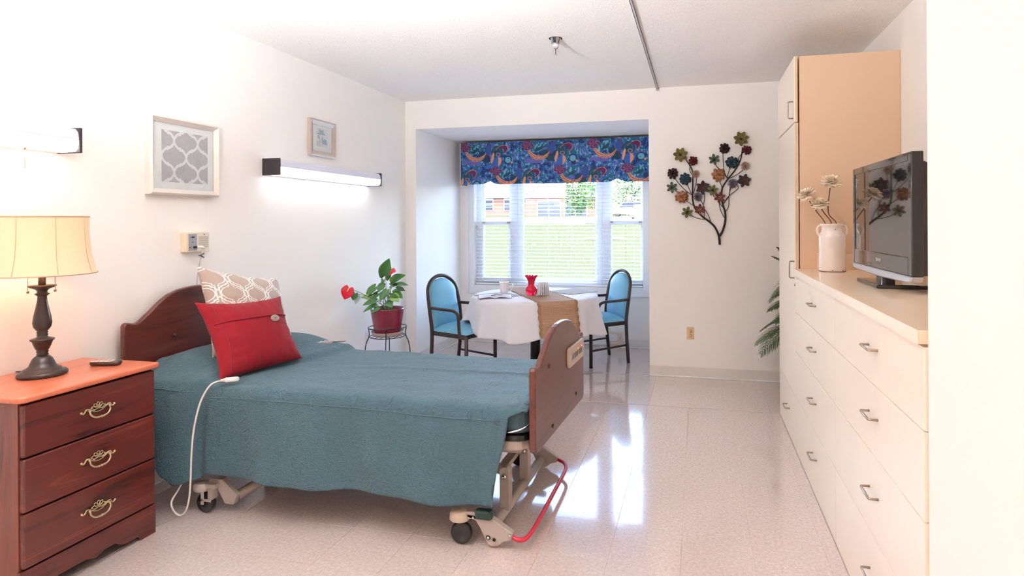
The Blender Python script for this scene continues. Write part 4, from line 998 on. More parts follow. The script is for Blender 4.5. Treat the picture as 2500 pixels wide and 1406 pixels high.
MB().lathe([(0.0, 0.012), (0.106, 0.012), (0.110, 0.020), (0.126, 0.12), (0.142, 0.222), (0.145, 0.232), (0.144, 0.240), (0.137, 0.240), (0.131, 0.228), (0.126, 0.19), (0.0, 0.19)], (QX, QY, 0.466), 48).build('body', M_POT, pot)
MB().lathe([(0.1115, 0.030), (0.1135, 0.033), (0.1125, 0.037)], (QX, QY, 0.466), 48).build('foot_groove', mat('burgundy_groove', (70, 14, 30), 0.3), pot)
ra = R(-58); er = MB()
def onpot(da, z): 
    r_ = 0.110 + 0.0335 * (z - 0.02) / 0.21 + 0.0005; a = ra + da; return (QX + r_ * math.cos(a), QY + r_ * math.sin(a), 0.466 + z)
for rr in (0.008, 0.018, 0.028, 0.038):
    er.tube([onpot((rr + 0.003 * math.sin(5 * th)) * math.cos(th) / 0.13, 0.135 + (rr + 0.003 * math.sin(5 * th)) * math.sin(th)) for th in [2 * PI * i / 30 for i in range(30)]], 0.0022, 6, closed=True)
er.build('embossed_rose', M_POT, pot)
an = thing('anthurium_plant', 'anthurium with heart-shaped green leaves and red flowers in the burgundy pot', 'plant', (QX, QY, 0.66))
def m_soil():
    t = NT('potting_soil'); v = t.coord(); n = t.noise(v, 120, 4, 0.7); t.base(t.ramp(n, [(0.3, lin((40, 26, 22))), (0.7, lin((104, 76, 62)))])); t.val('Roughness', 1.0); t.bump(n, 1.0, 0.02); return t.m
so_ = MB().lathe([(0.0, 0.683), (0.05, 0.686), (0.10, 0.684), (0.129, 0.680), (0.127, 0.66), (0.0, 0.66)][::-1], (QX, QY, 0), 30).build('soil', m_soil(), an)
def m_leaf(name, a, b, rough=0.35):
    t = NT(name); v = t.coord(); t.base(t.mix(t.noise(v, 14, 3), lin(a), lin(b))); t.val('Roughness', rough); t.val('Coat Weight', 0.15)
    t.bump(t.noise(v, 60, 2), 0.12, 0.003); return t.m
M_LEAF = m_leaf('anthurium_leaf', (38, 84, 34), (72, 130, 56)); M_LEAF2 = m_leaf('young_leaf', (110, 150, 70), (150, 176, 98)); M_SPA = m_leaf('red_spathe', (190, 16, 40), (226, 40, 66), 0.2)
M_STEM = m_leaf('leaf_stem', (96, 120, 74), (130, 150, 100)); M_SPX = mat('spadix', (226, 190, 150), 0.5)
def heart(base, tip, width, up, fold=0.12, nu=9, nv=14):
    """heart blade from petiole joint to tip"""
    B, T_ = Vector(base), Vector(tip); ax = T_ - B; L = ax.length; d = ax.normalized(); U = Vector(up); U = (U - d * U.dot(d)).normalized(); side = d.cross(U)
    m = MB()
    def fn(u, v):
        s_ = 2 * u - 1; t = v
        wd = width * 0.5 * (math.sin(PI * min(1, (t * 0.94 + 0.06)) ** 0.62)) ** 0.85 * (1 if t < 0.98 else 0.2)
        lobe = -0.22 * L * (1 - t) ** 6 * min(1, abs(s_) * 1.8)
        return B + d * (t * L + lobe) + side * (s_ * wd) + U * (fold * abs(s_) * wd * 1.6 - 0.25 * L * (t - 0.35) ** 2 + 0.02 * L * math.sin(t * 20) * abs(s_) * 0.3)
    m.grid(fn, nu, nv); return m
def leaf(base, tip, width, up, root, material=M_LEAF, flower=False):
    B = Vector(base); rt_ = Vector(root)
    mid = lerp(rt_, B, 0.55) + Vector((0, 0, 0.03))
    st = MB().tube(spline([rt_, mid, B], 6), [0.0028] * 6 + [0.0022] * 7, 6).build('stem', M_STEM, an)
    lo_ = heart(base, tip, width, up).build('flower_spathe' if flower else 'leaf', material, an, solid=0.0012)
    if flower:
        d = (Vector(tip) - B).normalized(); U = Vector(up).normalized(); MB().tube([B + U * 0.004, B + d * 0.028 + U * 0.022], [0.004, 0.0028], 8).build('spadix', M_SPX, lo_)
def rel(px_, py_, y):                      # helper in metres: along the view plane at depth y, kept as plain numbers
    return None
base_ring = lambda a, r_=0.03: (QX + r_ * math.cos(a), QY + r_ * math.sin(a), 0.684)
K = 4.60
LV = [  # base, tip, width, up
    ((-2.665, 4.60, 0.985), (-2.600, 4.55, 1.135), 0.125, (0.2, -1, 0.25), M_LEAF),
    ((-2.585, 4.58, 0.945), (-2.440, 4.53, 1.005), 0.085, (0.1, -0.9, 0.5), M_LEAF),
    ((-2.570, 4.57, 0.905), (-2.405, 4.52, 0.930), 0.075, (0, -0.5, 0.9), M_LEAF),
    ((-2.735, 4.56, 0.890), (-2.795, 4.50, 0.810), 0.085, (-0.2, -0.9, 0.45), M_LEAF),
    ((-2.655, 4.55, 0.915), (-2.672, 4.50, 0.855), 0.066, (0.1, -1, 0.3), M_LEAF),
    ((-2.700, 4.64, 0.935), (-2.720, 4.68, 0.870), 0.080, (-0.1, -0.8, 0.6), M_LEAF),
    ((-2.612, 4.52, 0.850), (-2.640, 4.47, 0.785), 0.070, (0, -1, 0.3), M_LEAF),
    ((-2.590, 4.50, 0.870), (-2.600, 4.45, 0.805), 0.060, (0.1, -1, 0.2), M_LEAF),
    ((-2.560, 4.55, 0.845), (-2.440, 4.50, 0.815), 0.085, (0, -0.5, 0.9), M_LEAF),
    ((-2.545, 4.52, 0.820), (-2.460, 4.47, 0.785), 0.090, (0.1, -0.7, 0.7), M_LEAF2),
    ((-2.550, 4.60, 0.875), (-2.470, 4.60, 0.862), 0.060, (0, -0.6, 0.8), M_LEAF),
    ((-2.700, 4.54, 0.835), (-2.735, 4.48, 0.780), 0.066, (-0.1, -0.9, 0.4), M_LEAF),
    ((-2.725, 4.53, 0.800), (-2.815, 4.47, 0.815), 0.075, (-0.1, -0.7, 0.7), M_LEAF2),
    ((-2.690, 4.49, 0.780), (-2.770, 4.42, 0.755), 0.060, (0, -0.8, 0.6), M_LEAF),
    ((-2.685, 4.47, 0.745), (-2.755, 4.40, 0.700), 0.045, (0, -0.8, 0.6), M_LEAF),
    ((-2.650, 4.47, 0.720), (-2.690, 4.42, 0.690), 0.045, (0, -0.8, 0.6), M_LEAF),
    ((-2.560, 4.48, 0.775), (-2.500, 4.43, 0.740), 0.070, (0, -0.7, 0.7), M_LEAF),
    ((-2.655, 4.58, 0.955), (-2.625, 4.54, 0.975), 0.050, (0, -0.8, 0.6), M_LEAF2),
    ((-2.590, 4.60, 0.935), (-2.570, 4.57, 0.985), 0.055, (0.3, -0.9, 0.3), M_LEAF2),
    ((-2.800, 4.36, 0.855), (-2.805, 4.33, 0.805), 0.060, (0.3, -0.9, 0.2), M_LEAF),
    ((-2.790, 4.38, 0.830), (-2.790, 4.35, 0.770), 0.055, (0.4, -0.9, 0.2), m_leaf('pale_leaf_back', (150, 186, 170), (176, 206, 190))),
]
for i, (b, t, w_, up, m_) in enumerate(LV): leaf(b, t, w_, up, base_ring(i * 2.4, 0.02 + 0.012 * (i % 3)), m_)
leaf((-2.812, 4.29, 0.905), (-2.842, 4.27, 0.815), 0.105, (0.35, -0.9, 0.15), base_ring(3.6), M_SPA, True)
leaf((-2.568, 4.53, 1.022), (-2.505, 4.50, 1.038), 0.075, (0.0, -0.75, 0.66), base_ring(0.9), M_SPA, True)

# ------------------------------------------------------------------ dining table, cloth, runner
TX, TY, TZ, TR_ = -1.535, 5.42, 0.752, 0.600
dt = thing('dining_table', 'round pedestal dining table under the white cloth', 'table', (TX, TY, 0))
MB().lathe([(0.0, 0.0), (0.58, 0.0), (0.595, 0.006), (0.595, 0.028), (0.0, 0.028)], (TX, TY, TZ - 0.036), 56).build('tabletop', M_WOOD_LIT, dt)
MB().lathe([(0.0, 0.02), (0.048, 0.02), (0.048, TZ - 0.04), (0.0, TZ - 0.04)], (TX, TY, 0), 28).build('pedestal', mat('black_pedestal', (26, 24, 28), 0.35), dt)
bs = MB()
for k in range(4):
    a = PI / 4 + k * PI / 2; M_ = Matrix.Translation((TX, TY, 0)) @ Matrix.Rotation(a, 4, 'Z'); bs.box(0.03, 0.36, -0.03, 0.03, 0.004, 0.045, M=M_)
bs.build('cross_base', mat('black_base', (28, 26, 30), 0.4), dt, bevel=0.012)
def m_linen():
    t = NT('white_tablecloth'); v = t.coord(); c = lin((230, 228, 236)); t.base(t.mix(t.noise(v, 3, 3), tuple(k * 0.97 for k in c), c)); t.val('Roughness', 0.8); t.val('Sheen Weight', 0.2)
    t.bump(t.math('ADD', t.noise(t.coord((1, 1, 0.35)), 11, 4, 0.5, 1.0), t.math('MULTIPLY', t.noise(v, 500, 1), 0.15)), 0.35, 0.012); return t.m
NA, NRAD = 220, 46
def cloth_pt(a, s_):
    """s_: 0 centre .. 0.5 table edge .. 1 hem"""
    if s_ <= 0.5:
        r_ = TR_ * s_ / 0.5; z = TZ; e_ = sm((s_ - 0.44) / 0.06); z -= 0.004 * e_ * e_
        return (TX + r_ * math.cos(a), TY + r_ * math.sin(a), z)
    t_ = (s_ - 0.5) / 0.5
    fold = 0.75 * (1 - 2 * abs(math.sin(6 * a + 0.4)) ** 0.8) + 0.30 * math.cos(14 * a + 2.0) + 0.22 * math.cos(5 * a + 1.0)
    da = lambda c: abs((a - c + PI) % (2 * PI) - PI)
    lift = max(1 - sm((da(R(200)) - R(12)) / R(14)), 1 - sm((da(R(46)) - R(16)) / R(14)))
    under = 1 - sm((da(R(303)) - R(17)) / R(16))
    drop = -0.082 * lift + 0.322 + 0.018 * math.cos(4 * a + 0.6) + 0.012 * math.cos(9 * a + 0.8)
    r_ = TR_ + 0.010 * sm(t_ / 0.12) + (0.054 - 0.016 * under + 0.052 * fold * (1 - 0.9 * under)) * t_ ** 1.15 
    z = TZ - 0.004 - drop * t_ - 0.0
    if t_ < 0.06: r_ = TR_ + 0.010 * (t_ / 0.06)
    return (TX + r_ * math.cos(a), TY + r_ * math.sin(a), z)
cm = MB(); vs = [(TX, TY, TZ)]
for j in range(1, NRAD):
    s_ = j / (NRAD - 1)
    for i in range(NA): vs.append(cloth_pt(2 * PI * i / NA, s_))
fs = [(0, 1 + i, 1 + (i + 1) % NA) for i in range(NA)] + [(1 + (j - 1) * NA + i, 1 + j * NA + i, 1 + j * NA + (i + 1) % NA, 1 + (j - 1) * NA + (i + 1) % NA) for j in range(1, NRAD - 1) for i in range(NA)]
cm._add(vs, fs, True)
tag(cm.build('tablecloth', m_linen(), None, solid=0.002), 'white cloth draped over the round dining table', 'tablecloth')
def m_woven(name, a, b, band):
    t = NT(name); v = t.coord(kind='UV')
    sep = t.add('ShaderNodeSeparateXYZ'); t.link(v, sep.inputs[0])
    wv = t.math('SINE', t.math('MULTIPLY', sep.outputs[1], 820.0)); wu = t.math('SINE', t.math('MULTIPLY', sep.outputs[0], 230.0))
    h = t.math('ADD', wv, t.math('MULTIPLY', wu, 0.6))
    n = t.noise(t.coord((3, 60, 1), kind='UV'), 2.5, 3)
    c = t.mix(t.math('MULTIPLY_ADD', h, 0.22, 0.5), lin(a), lin(b)); c = t.mix(t.math('MULTIPLY', n, 0.4), c, lin(b))
    if band:
        e_ = t.math('LESS_THAN', t.math('SUBTRACT', 0.5, t.math('ABSOLUTE', t.math('SUBTRACT', sep.outputs[0], 0.5))), 0.075)
        c = t.mix(t.math('MULTIPLY', e_, 0.75), c, lin(band))
    t.base(c); t.val('Roughness', 0.85); t.bump(h, 0.5, 0.003); return t.m
def uvgrid(o, nu, nv):
    uv = o.data.uv_layers.new(name='UVMap')
    for li, l in enumerate(o.data.loops): i = l.vertex_index; uv.data[li].uv = ((i % nu) / (nu - 1), (i // nu) / (nv - 1))
# table runner: lies across the top towards the camera and hangs over the front edge
rd = Vector((0.545, -0.838, 0)).normalized(); rs = Vector((0.838, 0.545, 0)); rw = 0.185
rc0 = Vector((TX, TY, 0)) + rs * 0.02
def run(u, v):
    o_ = (2 * u - 1) * rw; L0, L1 = -0.57, 0.60; hang = 0.30
    edge = math.sqrt(max(0.01, (TR_ + 0.006) ** 2 - o_ * o_))
    ll = lerp(L0, edge + hang, v)
    wob = 0.004 * math.sin(v * 150) * (1 if abs(2 * u - 1) > 0.95 else 0) * (1 if o_ > 0 else -1)
    if ll < edge: p = rc0 + rd * ll + rs * (o_ + wob); return (p.x, p.y, TZ + 0.0045 + 0.001 * math.sin(v * 90))
    d = ll - edge; c = 0.02
    out = 0.013 + 0.078 * d / hang + 0.006 * math.sin(d * 40) ; p = rc0 + rd * (edge + min(out, d)) + rs * (o_ + wob)
    return (p.x, p.y, TZ + 0.0045 - max(0.0, d - 0.004))
nu, nv = 26, 150
ro = MB().grid(run, nu, nv).build('table_runner', m_woven('woven_jute', (200, 166, 138), (150, 112, 90), (150, 112, 72)), None, solid=0.003, fixn=False); uvgrid(ro, nu, nv)
tag(ro, 'woven tan runner hanging over the front of the dining table', 'table runner')
M_MATW = m_woven('woven_placemat', (216, 208, 202), (172, 162, 156), None)
def placemat(c, d, l, w_, label):
    D = Vector(d).normalized(); Sd = Vector((-D.y, D.x, 0)); C_ = Vector(c)
    def fn(u, v): p = C_ + D * ((2 * u - 1) * l / 2) + Sd * ((2 * v - 1) * w_ / 2); return (p.x, p.y, TZ + 0.0035 + 0.0008 * math.sin(v * 60))
    o = MB().grid(fn, 20, 40).build('placemat', M_MATW, None, solid=0.002, fixn=False); uvgrid(o, 20, 40)
    tag(o, label, 'placemat', 'woven placemats on the dining table')
placemat((-1.845, 5.235, 0), (0.60, 0.80, 0), 0.34, 0.36, 'pale woven placemat under the mug and notebook')
placemat((-1.215, 5.655, 0), (0.60, 0.80, 0), 0.36, 0.36, 'pale woven placemat on the bare right side of the table')
# notebook with pen
nb = thing('open_notebook', 'open white notebook lying on the placemat', 'notebook', (-1.83, 5.10, TZ + 0.007), rz=R(20))
WL[nb.name] = Vector()
M_PAPER = mat('notebook_paper', (240, 240, 248), 0.8)
for s_ in (-1, 1):
    MB().grid(lambda u, v: (s_ * u * 0.150, (v - 0.5) * 0.22, 0.002 + 0.012 * math.sin(PI * min(1, u * 1.15)) * (1 - u * 0.6)), 14, 4).build('page_block', M_PAPER, nb, solid=0.004, fixn=False)
bx(-0.155, 0.155, -0.114, 0.114, -0.001, 0.0008).build('cover', mat('notebook_cover', (150, 146, 176), 0.6), nb)
M_INK = mat('faint_writing', (196, 196, 206), 0.8)
for k in range(7):
    for s_ in (-1, 1):
        x0 = 0.025 if s_ > 0 else -0.13; MB().grid(lambda u, v: (x0 + u * 0.105, 0.08 - k * 0.024 + v * 0.004, 0.0060 + 0.012 * math.sin(PI * min(1, abs(x0 + u * 0.105) / 0.15 * 1.15)) * (1 - abs(x0 + u * 0.105) / 0.15 * 0.6)), 12, 2).build('written_line', M_INK, nb, fixn=False)
pn = thing('pen', 'slim silver pen resting on the open notebook', 'pen', (-1.80, 5.06, TZ + 0.024))
pa, pb = Vector((-1.835, 5.010, TZ + 0.028)), Vector((-1.765, 5.125, TZ + 0.030)); PV = pb - pa
MB().tube([pa, lerp(pa, pb, 0.08), pb], [0.0012, 0.0042, 0.0042], 10).build('barrel', mat('pen_grey', (130, 132, 156), 0.3, 0.4), pn)
MB().tube([lerp(pa, pb, 0.70) + Vector((0, 0, 0.006)), lerp(pa, pb, 0.98) + Vector((0, 0, 0.006))], 0.0012, 6).build('clip', M_CHROME, pn)
# mug
MX, MY = -1.805, 5.285; mz = TZ + 0.007
mg = thing('coffee_mug', 'tall white tapered coffee mug on the placemat', 'mug', (MX, MY, mz))
M_CER = mat('white_glazed_ceramic', (236, 232, 232), 0.2, coat=0.3)
MB().lathe([(0.0, 0.0), (0.030, 0.0), (0.034, 0.004), (0.040, 0.06), (0.045, 0.112), (0.046, 0.118), (0.043, 0.119), (0.041, 0.112), (0.036, 0.03), (0.0, 0.012)], (MX, MY, mz), 32).build('body', M_CER, mg)
hd_ = Vector((math.cos(yaw), math.sin(yaw), 0)); mc = Vector((MX, MY, mz))
MB().tube(spline([mc + hd_ * 0.043 + Vector((0, 0, 0.100)), mc + hd_ * 0.066 + Vector((0, 0, 0.106)), mc + hd_ * 0.084 + Vector((0, 0, 0.086)), mc + hd_ * 0.078 + Vector((0, 0, 0.055)), mc + hd_ * 0.056 + Vector((0, 0, 0.032)), mc + hd_ * 0.038 + Vector((0, 0, 0.024))], 6), 0.0048, 10).build('handle', M_CER, mg)
# red glass vase with ruffled lip
VX, VY = -1.535, 5.290; vz = TZ + 0.007
vs_ = thing('red_glass_vase', 'small red glass vase with ruffled lip on the dining table', 'vase', (VX, VY, vz))
M_RG = mat('red_glass', (242, 40, 72), 0.12, trans=0.45, coat=0.4, var=(0.12, 30), ior=1.2)
MB().lathe([(0.0, 0.0), (0.036, 0.0), (0.046, 0.012), (0.056, 0.036), (0.057, 0.050), (0.050, 0.070), (0.036, 0.086), (0.030, 0.098), (0.030, 0.108), (0.034, 0.130), (0.041, 0.150), (0.043, 0.160), (0.040, 0.160), (0.031, 0.130), (0.026, 0.104), (0.0, 0.09)], (VX, VY, vz), 36).build('body', M_RG, vs_)
rl = MB(); n = 96; vs = []
for (r0, z, am) in ((0.041, 0.154, 0.0), (0.046, 0.168, 0.004), (0.052, 0.180, 0.009)):
    for k in range(n): a = 2 * PI * k / n; rr = r0 + am * 0.7 * math.sin(12 * a); vs.append((VX + rr * math.cos(a), VY + rr * math.sin(a), vz + z + am * math.sin(12 * a + 1.2)))
rl._add(vs, [(i * n + k, i * n + (k + 1) % n, (i + 1) * n + (k + 1) % n, (i + 1) * n + k) for i in range(2) for k in range(n)], True)
rl.build('ruffled_lip', mat('red_glass_lip', (226, 24, 82), 0.15, trans=0.2, ior=1.2), vs_, solid=0.003)
# napkin holder and napkins
NX_, NY_ = -1.405, 5.275; nz = TZ + 0.007
nd = Vector((0.87, 0.49, 0)).normalized(); ns = Vector((-0.49, 0.87, 0)).normalized()
nh = thing('napkin_holder', 'chrome wire napkin holder beside the red vase', 'napkin holder', (NX_, NY_, nz))
O_ = Vector((NX_, NY_, nz))
for s_ in (-0.024, 0.030):
    for wd in (0.058, 0.034, 0.012):
        MB().tube(spline([O_ + nd * s_ + ns * (-wd) + Vector((0, 0, 0.006)), O_ + nd * s_ + ns * (-wd * 0.95) + Vector((0, 0, 0.07)), O_ + nd * s_ + Vector((0, 0, 0.075 + 0.030 * (0.6 + wd * 6) * 0.9)), O_ + nd * s_ + ns * (wd * 0.95) + Vector((0, 0, 0.07)), O_ + nd * s_ + ns * wd + Vector((0, 0, 0.006))], 6), 0.0019, 6).build('wire_arch', M_CHROME, nh)
for wd in (-0.05, 0.05): MB().tube([O_ + nd * -0.034 + ns * wd + Vector((0, 0, 0.005)), O_ + nd * 0.036 + ns * wd + Vector((0, 0, 0.005))], 0.0026, 6).build('base_wire', M_CHROME, nh)
nk = thing('paper_napkins', 'fan of white paper napkins in the wire holder', 'napkins', (NX_, NY_, nz))
M_NAP = mat('paper_napkin', (236, 234, 236), 0.9, bump=(200, 0.2))
for k in range(6):
    s_ = -0.046 + k * 0.0145; ln = -0.018 * (1 - k / 5) 
    poly = [(-0.062, 0.0), (0.062, 0.0), (0.050, 0.075), (0.018, 0.118 + 0.004 * math.sin(k * 2.1)), (-0.018, 0.118), (-0.050, 0.075)]
    MB().prism(poly, lambda a, b, t: O_ + ns * a + nd * (s_ + t + (ln * (1 - b / 0.12) if k < 3 else 0) ) + Vector((0, 0, 0.009 + b)), 0.0, 0.008).build('napkin', M_NAP, nk, bevel=0.003)

# ------------------------------------------------------------------ dining chairs (one built at the origin facing +x, then copied)
ch = thing('dining_chair', '', 'chair', (0, 0, 0), group='arm chairs at the dining table')
M_BLUEV = mat('blue_vinyl', (112, 176, 206), 0.42, bump=(300, 0.1), var=(0.06, 5))
def hoop_side(s_): return [(-0.245, s_ * 0.192, 0.0), (-0.225, s_ * 0.200, 0.20), (-0.212, s_ * 0.206, 0.40), (-0.218, s_ * 0.211, 0.52), (-0.238, s_ * 0.214, 0.66), (-0.256, s_ * 0.208, 0.76)]
archp = []
for i in range(1, 12):
    a = PI * i / 12; archp.append((-0.256 - 0.040 * math.sin(a), 0.208 * math.cos(a), 0.76 + 0.172 * math.sin(a)))
path = hoop_side(1) + archp + list(reversed(hoop_side(-1)))
MB().tube(spline(path, 3), 0.0175, 12).build('back_hoop', M_DARK, ch)
for s_ in (-1, 1):
    MB().tube([(0.205, s_ * 0.215, 0.0), (0.205, s_ * 0.215, 0.425)], 0.0175, 12).build('leg', M_DARK, ch)
    MB().tube(spline([(-0.236, s_ * 0.216, 0.650), (-0.10, s_ * 0.232, 0.648), (0.05, s_ * 0.236, 0.645), (0.105, s_ * 0.236, 0.630), (0.130, s_ * 0.236, 0.590), (0.136, s_ * 0.236, 0.52), (0.140, s_ * 0.232, 0.44), (0.155, s_ * 0.224, 0.408), (0.20, s_ * 0.215, 0.398)], 5), 0.0145, 10).build('armrest', M_DARK, ch)
    MB().tube([(-0.222, s_ * 0.201, 0.185), (0.205, s_ * 0.215, 0.165)], 0.0105, 10).build('stretcher', M_DARK, ch)
sf = MB(); sf.prism([(-0.212, -0.205), (0.215, -0.232), (0.215, 0.232), (-0.212, 0.205)], idf, 0.392, 0.432); sf.build('seat_frame', M_DARK, ch, bevel=0.006)
def seatfn(s_):
    def fn(u, v):
        a, b = 2 * u - 1, 2 * v - 1
        f = (max(0, 1 - abs(a) ** 3.2) ** 0.5) * (max(0, 1 - abs(b) ** 3.2) ** 0.5)
        x = 0.003 + a * 0.222; hw = lerp(0.200, 0.232, u)
        return (x, b * hw, 0.434 + (0.066 * f if s_ > 0 else -0.004 * f))
    return fn
st_ = MB(); st_.grid(seatfn(1), 26, 26); st_.grid(seatfn(-1), 26, 26); st_.build('seat', M_BLUEV, ch)
def padw(z): 
    if z < 0.76: return lerp(0.186, 0.193, min(1, (z - 0.5) / 0.2))
    return 0.193 * math.sqrt(max(0.0, 1 - ((z - 0.76) / 0.150) ** 2))
def padfn(s_):
    def fn(u, v):
        z = lerp(0.440, 0.910, v); b = 2 * u - 1; f = (max(0, 1 - abs(b) ** 3) ** 0.5) * (max(0, 1 - abs(2 * v - 1) ** 9) ** 0.5)
        xb = -0.214 - 0.046 * sm((z - 0.5) / 0.28) - 0.034 * sm((z - 0.75) / 0.2)
        return (xb + (0.030 * f if s_ > 0 else -0.018 * f), b * padw(z), z)
    return fn
bp_ = MB(); bp_.grid(padfn(1), 24, 34); bp_.grid(padfn(-1), 24, 34); bp_.build('back_pad', M_BLUEV, ch)
for (x, y) in ((0.205, 0.215), (0.205, -0.215)): MB().lathe([(0.019, 0.0), (0.019, 0.012), (0.0175, 0.014)], (x, y, 0), 12).build('foot_cap', M_BLACK, ch)
dup(ch, (-1.01, 5.965, 0), R(219), 'blue vinyl arm chair under the right side of the window')
ch.location = (-2.165, 5.165, 0); ch.rotation_euler = (0, 0, R(-17)); ch['label'] = 'blue vinyl arm chair to the left of the dining table'

# ------------------------------------------------------------------ built-in dresser units and counter
XF = 0.597
def d_pull(M, name, parent, span=0.096, out=0.030, r_=0.0045):
    """plain D pull: M maps local (x out of the door, y along the pull) to the world"""
    h = span / 2
    pts = [(0, -h, 0), (out - 0.006, -h, 0), (out - 0.002, -h + 0.002, 0), (out, -h + 0.006, 0), (out, h - 0.006, 0), (out - 0.002, h - 0.002, 0), (out - 0.006, h, 0), (0, h, 0)]
    MB().tube([M @ Vector(p) for p in pts], r_, 8).build(name, M_PULL, parent)
MP_H = lambda y, z: Matrix.Translation((XF, y, z)) @ Matrix(((-1, 0, 0, 0), (0, 1, 0, 0), (0, 0, 1, 0), (0, 0, 0, 1)))
MP_V = lambda y, z: Matrix.Translation((XF, y, z)) @ Matrix(((-1, 0, 0, 0), (0, 0, 1, 0), (0, 1, 0, 0), (0, 0, 0, 1)))
SEAMS = [(0.004, 0.338), (0.342, 0.626), (0.630, 0.873), (0.877, 1.104)]
HZ = [0.205, 0.497, 0.768, 1.005]
def unit(y0, y1, label):
    t = thing('drawer_unit', label, 'dresser', (0.9, (y0 + y1) / 2, 0), group='built-in drawer units')
    bx(XF + 0.020, XR - 0.001, y0 + 0.001, y1 - 0.001, 0, 1.111).build('body', M_LAM, t)
    for (z0, z1), hz in zip(SEAMS, HZ):
        d = bx(XF, XF + 0.019, y0 + 0.0015, y1 - 0.0015, z0, z1).build('drawer', M_LAM, t, bevel=0.0012)
        d_pull(MP_H((y0 + y1) / 2 - 0.055, hz), 'drawer_pull', d, 0.105)
unit(2.803, 3.872, 'almond four-drawer unit next to the tall wardrobe')
unit(1.752, 2.801, 'almond four-drawer unit nearest the camera, below the television')
cn = MB(); cn.box(0.583, XR, 1.7525, 3.872, 1.112, 1.150)
ct_ = cn.build('countertop', mat('counter_laminate', (238, 212, 184), 0.22, var=(0.02, 3)), None, bevel=0.003)
tag(ct_, 'almond laminate countertop over the drawer units', 'countertop')
bx(0.580, 0.583, 1.7525, 3.872, 1.1125, 1.1495).build('front_edge', M_LAM, ct_)
bx(0.72, 1.19, 3.858, 3.871, 1.150, 1.245).build('end_splash', MATS['counter_laminate'], ct_, bevel=0.002)
bx(XR - 0.014, XR, 1.752, 3.856, 1.150, 1.245).build('back_splash', MATS['counter_laminate'], ct_, bevel=0.002)
# wardrobe
wd = thing('wardrobe', 'tall almond wardrobe cabinet between the counter and the back corner', 'wardrobe', (0.9, 4.25, 0))
bx(XF + 0.028, XR - 0.001, 3.874, 4.618, 0, 2.478).build('body', mat('almond_laminate_shaded', (222, 190, 160), 0.36, var=(0.015, 2)), wd, bevel=0.002)  # shade on the side panel is put into this darker, tanner laminate
ld_ = bx(XF, XF + 0.020, 3.874, 4.616, 0.345, 2.062).build('door', M_LAM, wd, bevel=0.0015)
ud_ = bx(XF - 0.004, XF + 0.016, 3.868, 4.616, 2.068, 2.478).build('upper_door', M_LAM, wd, bevel=0.0015)
bdw = bx(XF, XF + 0.020, 3.874, 4.616, 0.004, 0.340).build('drawer', M_LAM, wd, bevel=0.0015)
d_pull(MP_V(3.915, 1.140), 'door_pull', ld_, 0.105); d_pull(Matrix.Translation((-0.004, 0, 0)) @ MP_V(3.915, 2.150), 'door_pull', ud_, 0.105)
d_pull(MP_H(4.19, 0.190), 'drawer_pull', bdw, 0.105)
MB().lathe([(0.009, 0), (0.008, 0.004), (0, 0.004)], n=14, M=Matrix.Translation((XF, 3.895, 1.045)) @ Matrix.Rotation(-PI / 2, 4, 'Y')).build('lock', M_PULL, ld_)
for (y0, y1, z0, z1) in ((3.874, 3.878, 0.345, 2.062), (3.868, 3.872, 2.068, 2.478)):
    bx(XF + 0.001, XF + 0.0165, y0 - 0.0012, y0, z0, z1).build('edge_band', M_LAMEDGE, ld_ if z0 < 1 else ud_)

# ------------------------------------------------------------------ television
tv = thing('television', 'black flat-screen television standing on the countertop', 'television', (0.86, 2.955, 1.150))
M_TVB = mat('gloss_black_bezel', (34, 30, 30), 0.10, coat=0.6)
TVX = 0.815; ty0, ty1, tz0, tz1 = 2.530, 3.375, 1.196, 1.722
MT = Matrix.Translation((TVX, (ty0 + ty1) / 2, 0)) @ Matrix.Rotation(R(0.6), 4, 'Z') @ Matrix.Translation((-TVX, -(ty0 + ty1) / 2, 0))
bm_ = MB()
sx0, sx1, sz0, sz1 = ty0 + 0.040, ty1 - 0.030, tz0 + 0.105, tz1 - 0.034
for (a, b, c, d) in ((ty0, sx0, tz0 + 0.03, tz1), (sx1, ty1, tz0 + 0.03, tz1), (sx0, sx1, tz0 + 0.03, sz0), (sx0, sx1, sz1, tz1)): bm_.box(TVX, TVX + 0.045, a, b, c, d, M=MT)
bm_.build('bezel', M_TVB, tv, bevel=0.004)
def m_screen():
    t = NT('dark_glossy_screen'); t.val('Base Color', (*lin((40, 34, 31)), 1)); t.val('Roughness', 0.03); t.val('IOR', 2.0); t.val('Specular IOR Level', 0.6)
    n = t.noise(t.coord(), 2.0, 2); t.base(t.mix(n, lin((38, 32, 30)), lin((42, 36, 33)))); return t.m
MB().box(TVX + 0.005, TVX + 0.030, sx0, sx1, sz0, sz1, M=MT).build('screen', m_screen(), tv)
MB().prism([(ty0, tz0 + 0.030), (ty0 + 0.012, tz0 + 0.006), (ty0 + 0.05, tz0 + 0.001), ((ty0 + ty1) / 2, tz0 - 0.006), (ty1 - 0.05, tz0 + 0.001), (ty1 - 0.012, tz0 + 0.006), (ty1, tz0 + 0.030)], lambda a, b, t: MT @ Vector((t, a, b)), TVX - 0.004, TVX + 0.045).build('silver_chin', mat('silver_trim', (196, 196, 204), 0.3, 0.6), tv, bevel=0.006)
bk = MB(); bk.prism([(ty0 + 0.03, tz0 + 0.03), (ty1 - 0.03, tz0 + 0.03), (ty1 - 0.03, tz1 - 0.03), (ty0 + 0.03, tz1 - 0.03)], lambda a, b, t: MT @ Vector((t, lerp(a, (ty0 + ty1) / 2, (t - TVX - 0.045) * 1.1), b - (0.5 * max(0, b - 1.5) * (t - TVX - 0.045) * 4))), TVX + 0.045, TVX + 0.135)
bk.build('rear_housing', mat('matte_dark_housing', (52, 44, 38), 0.5), tv, bevel=0.006)
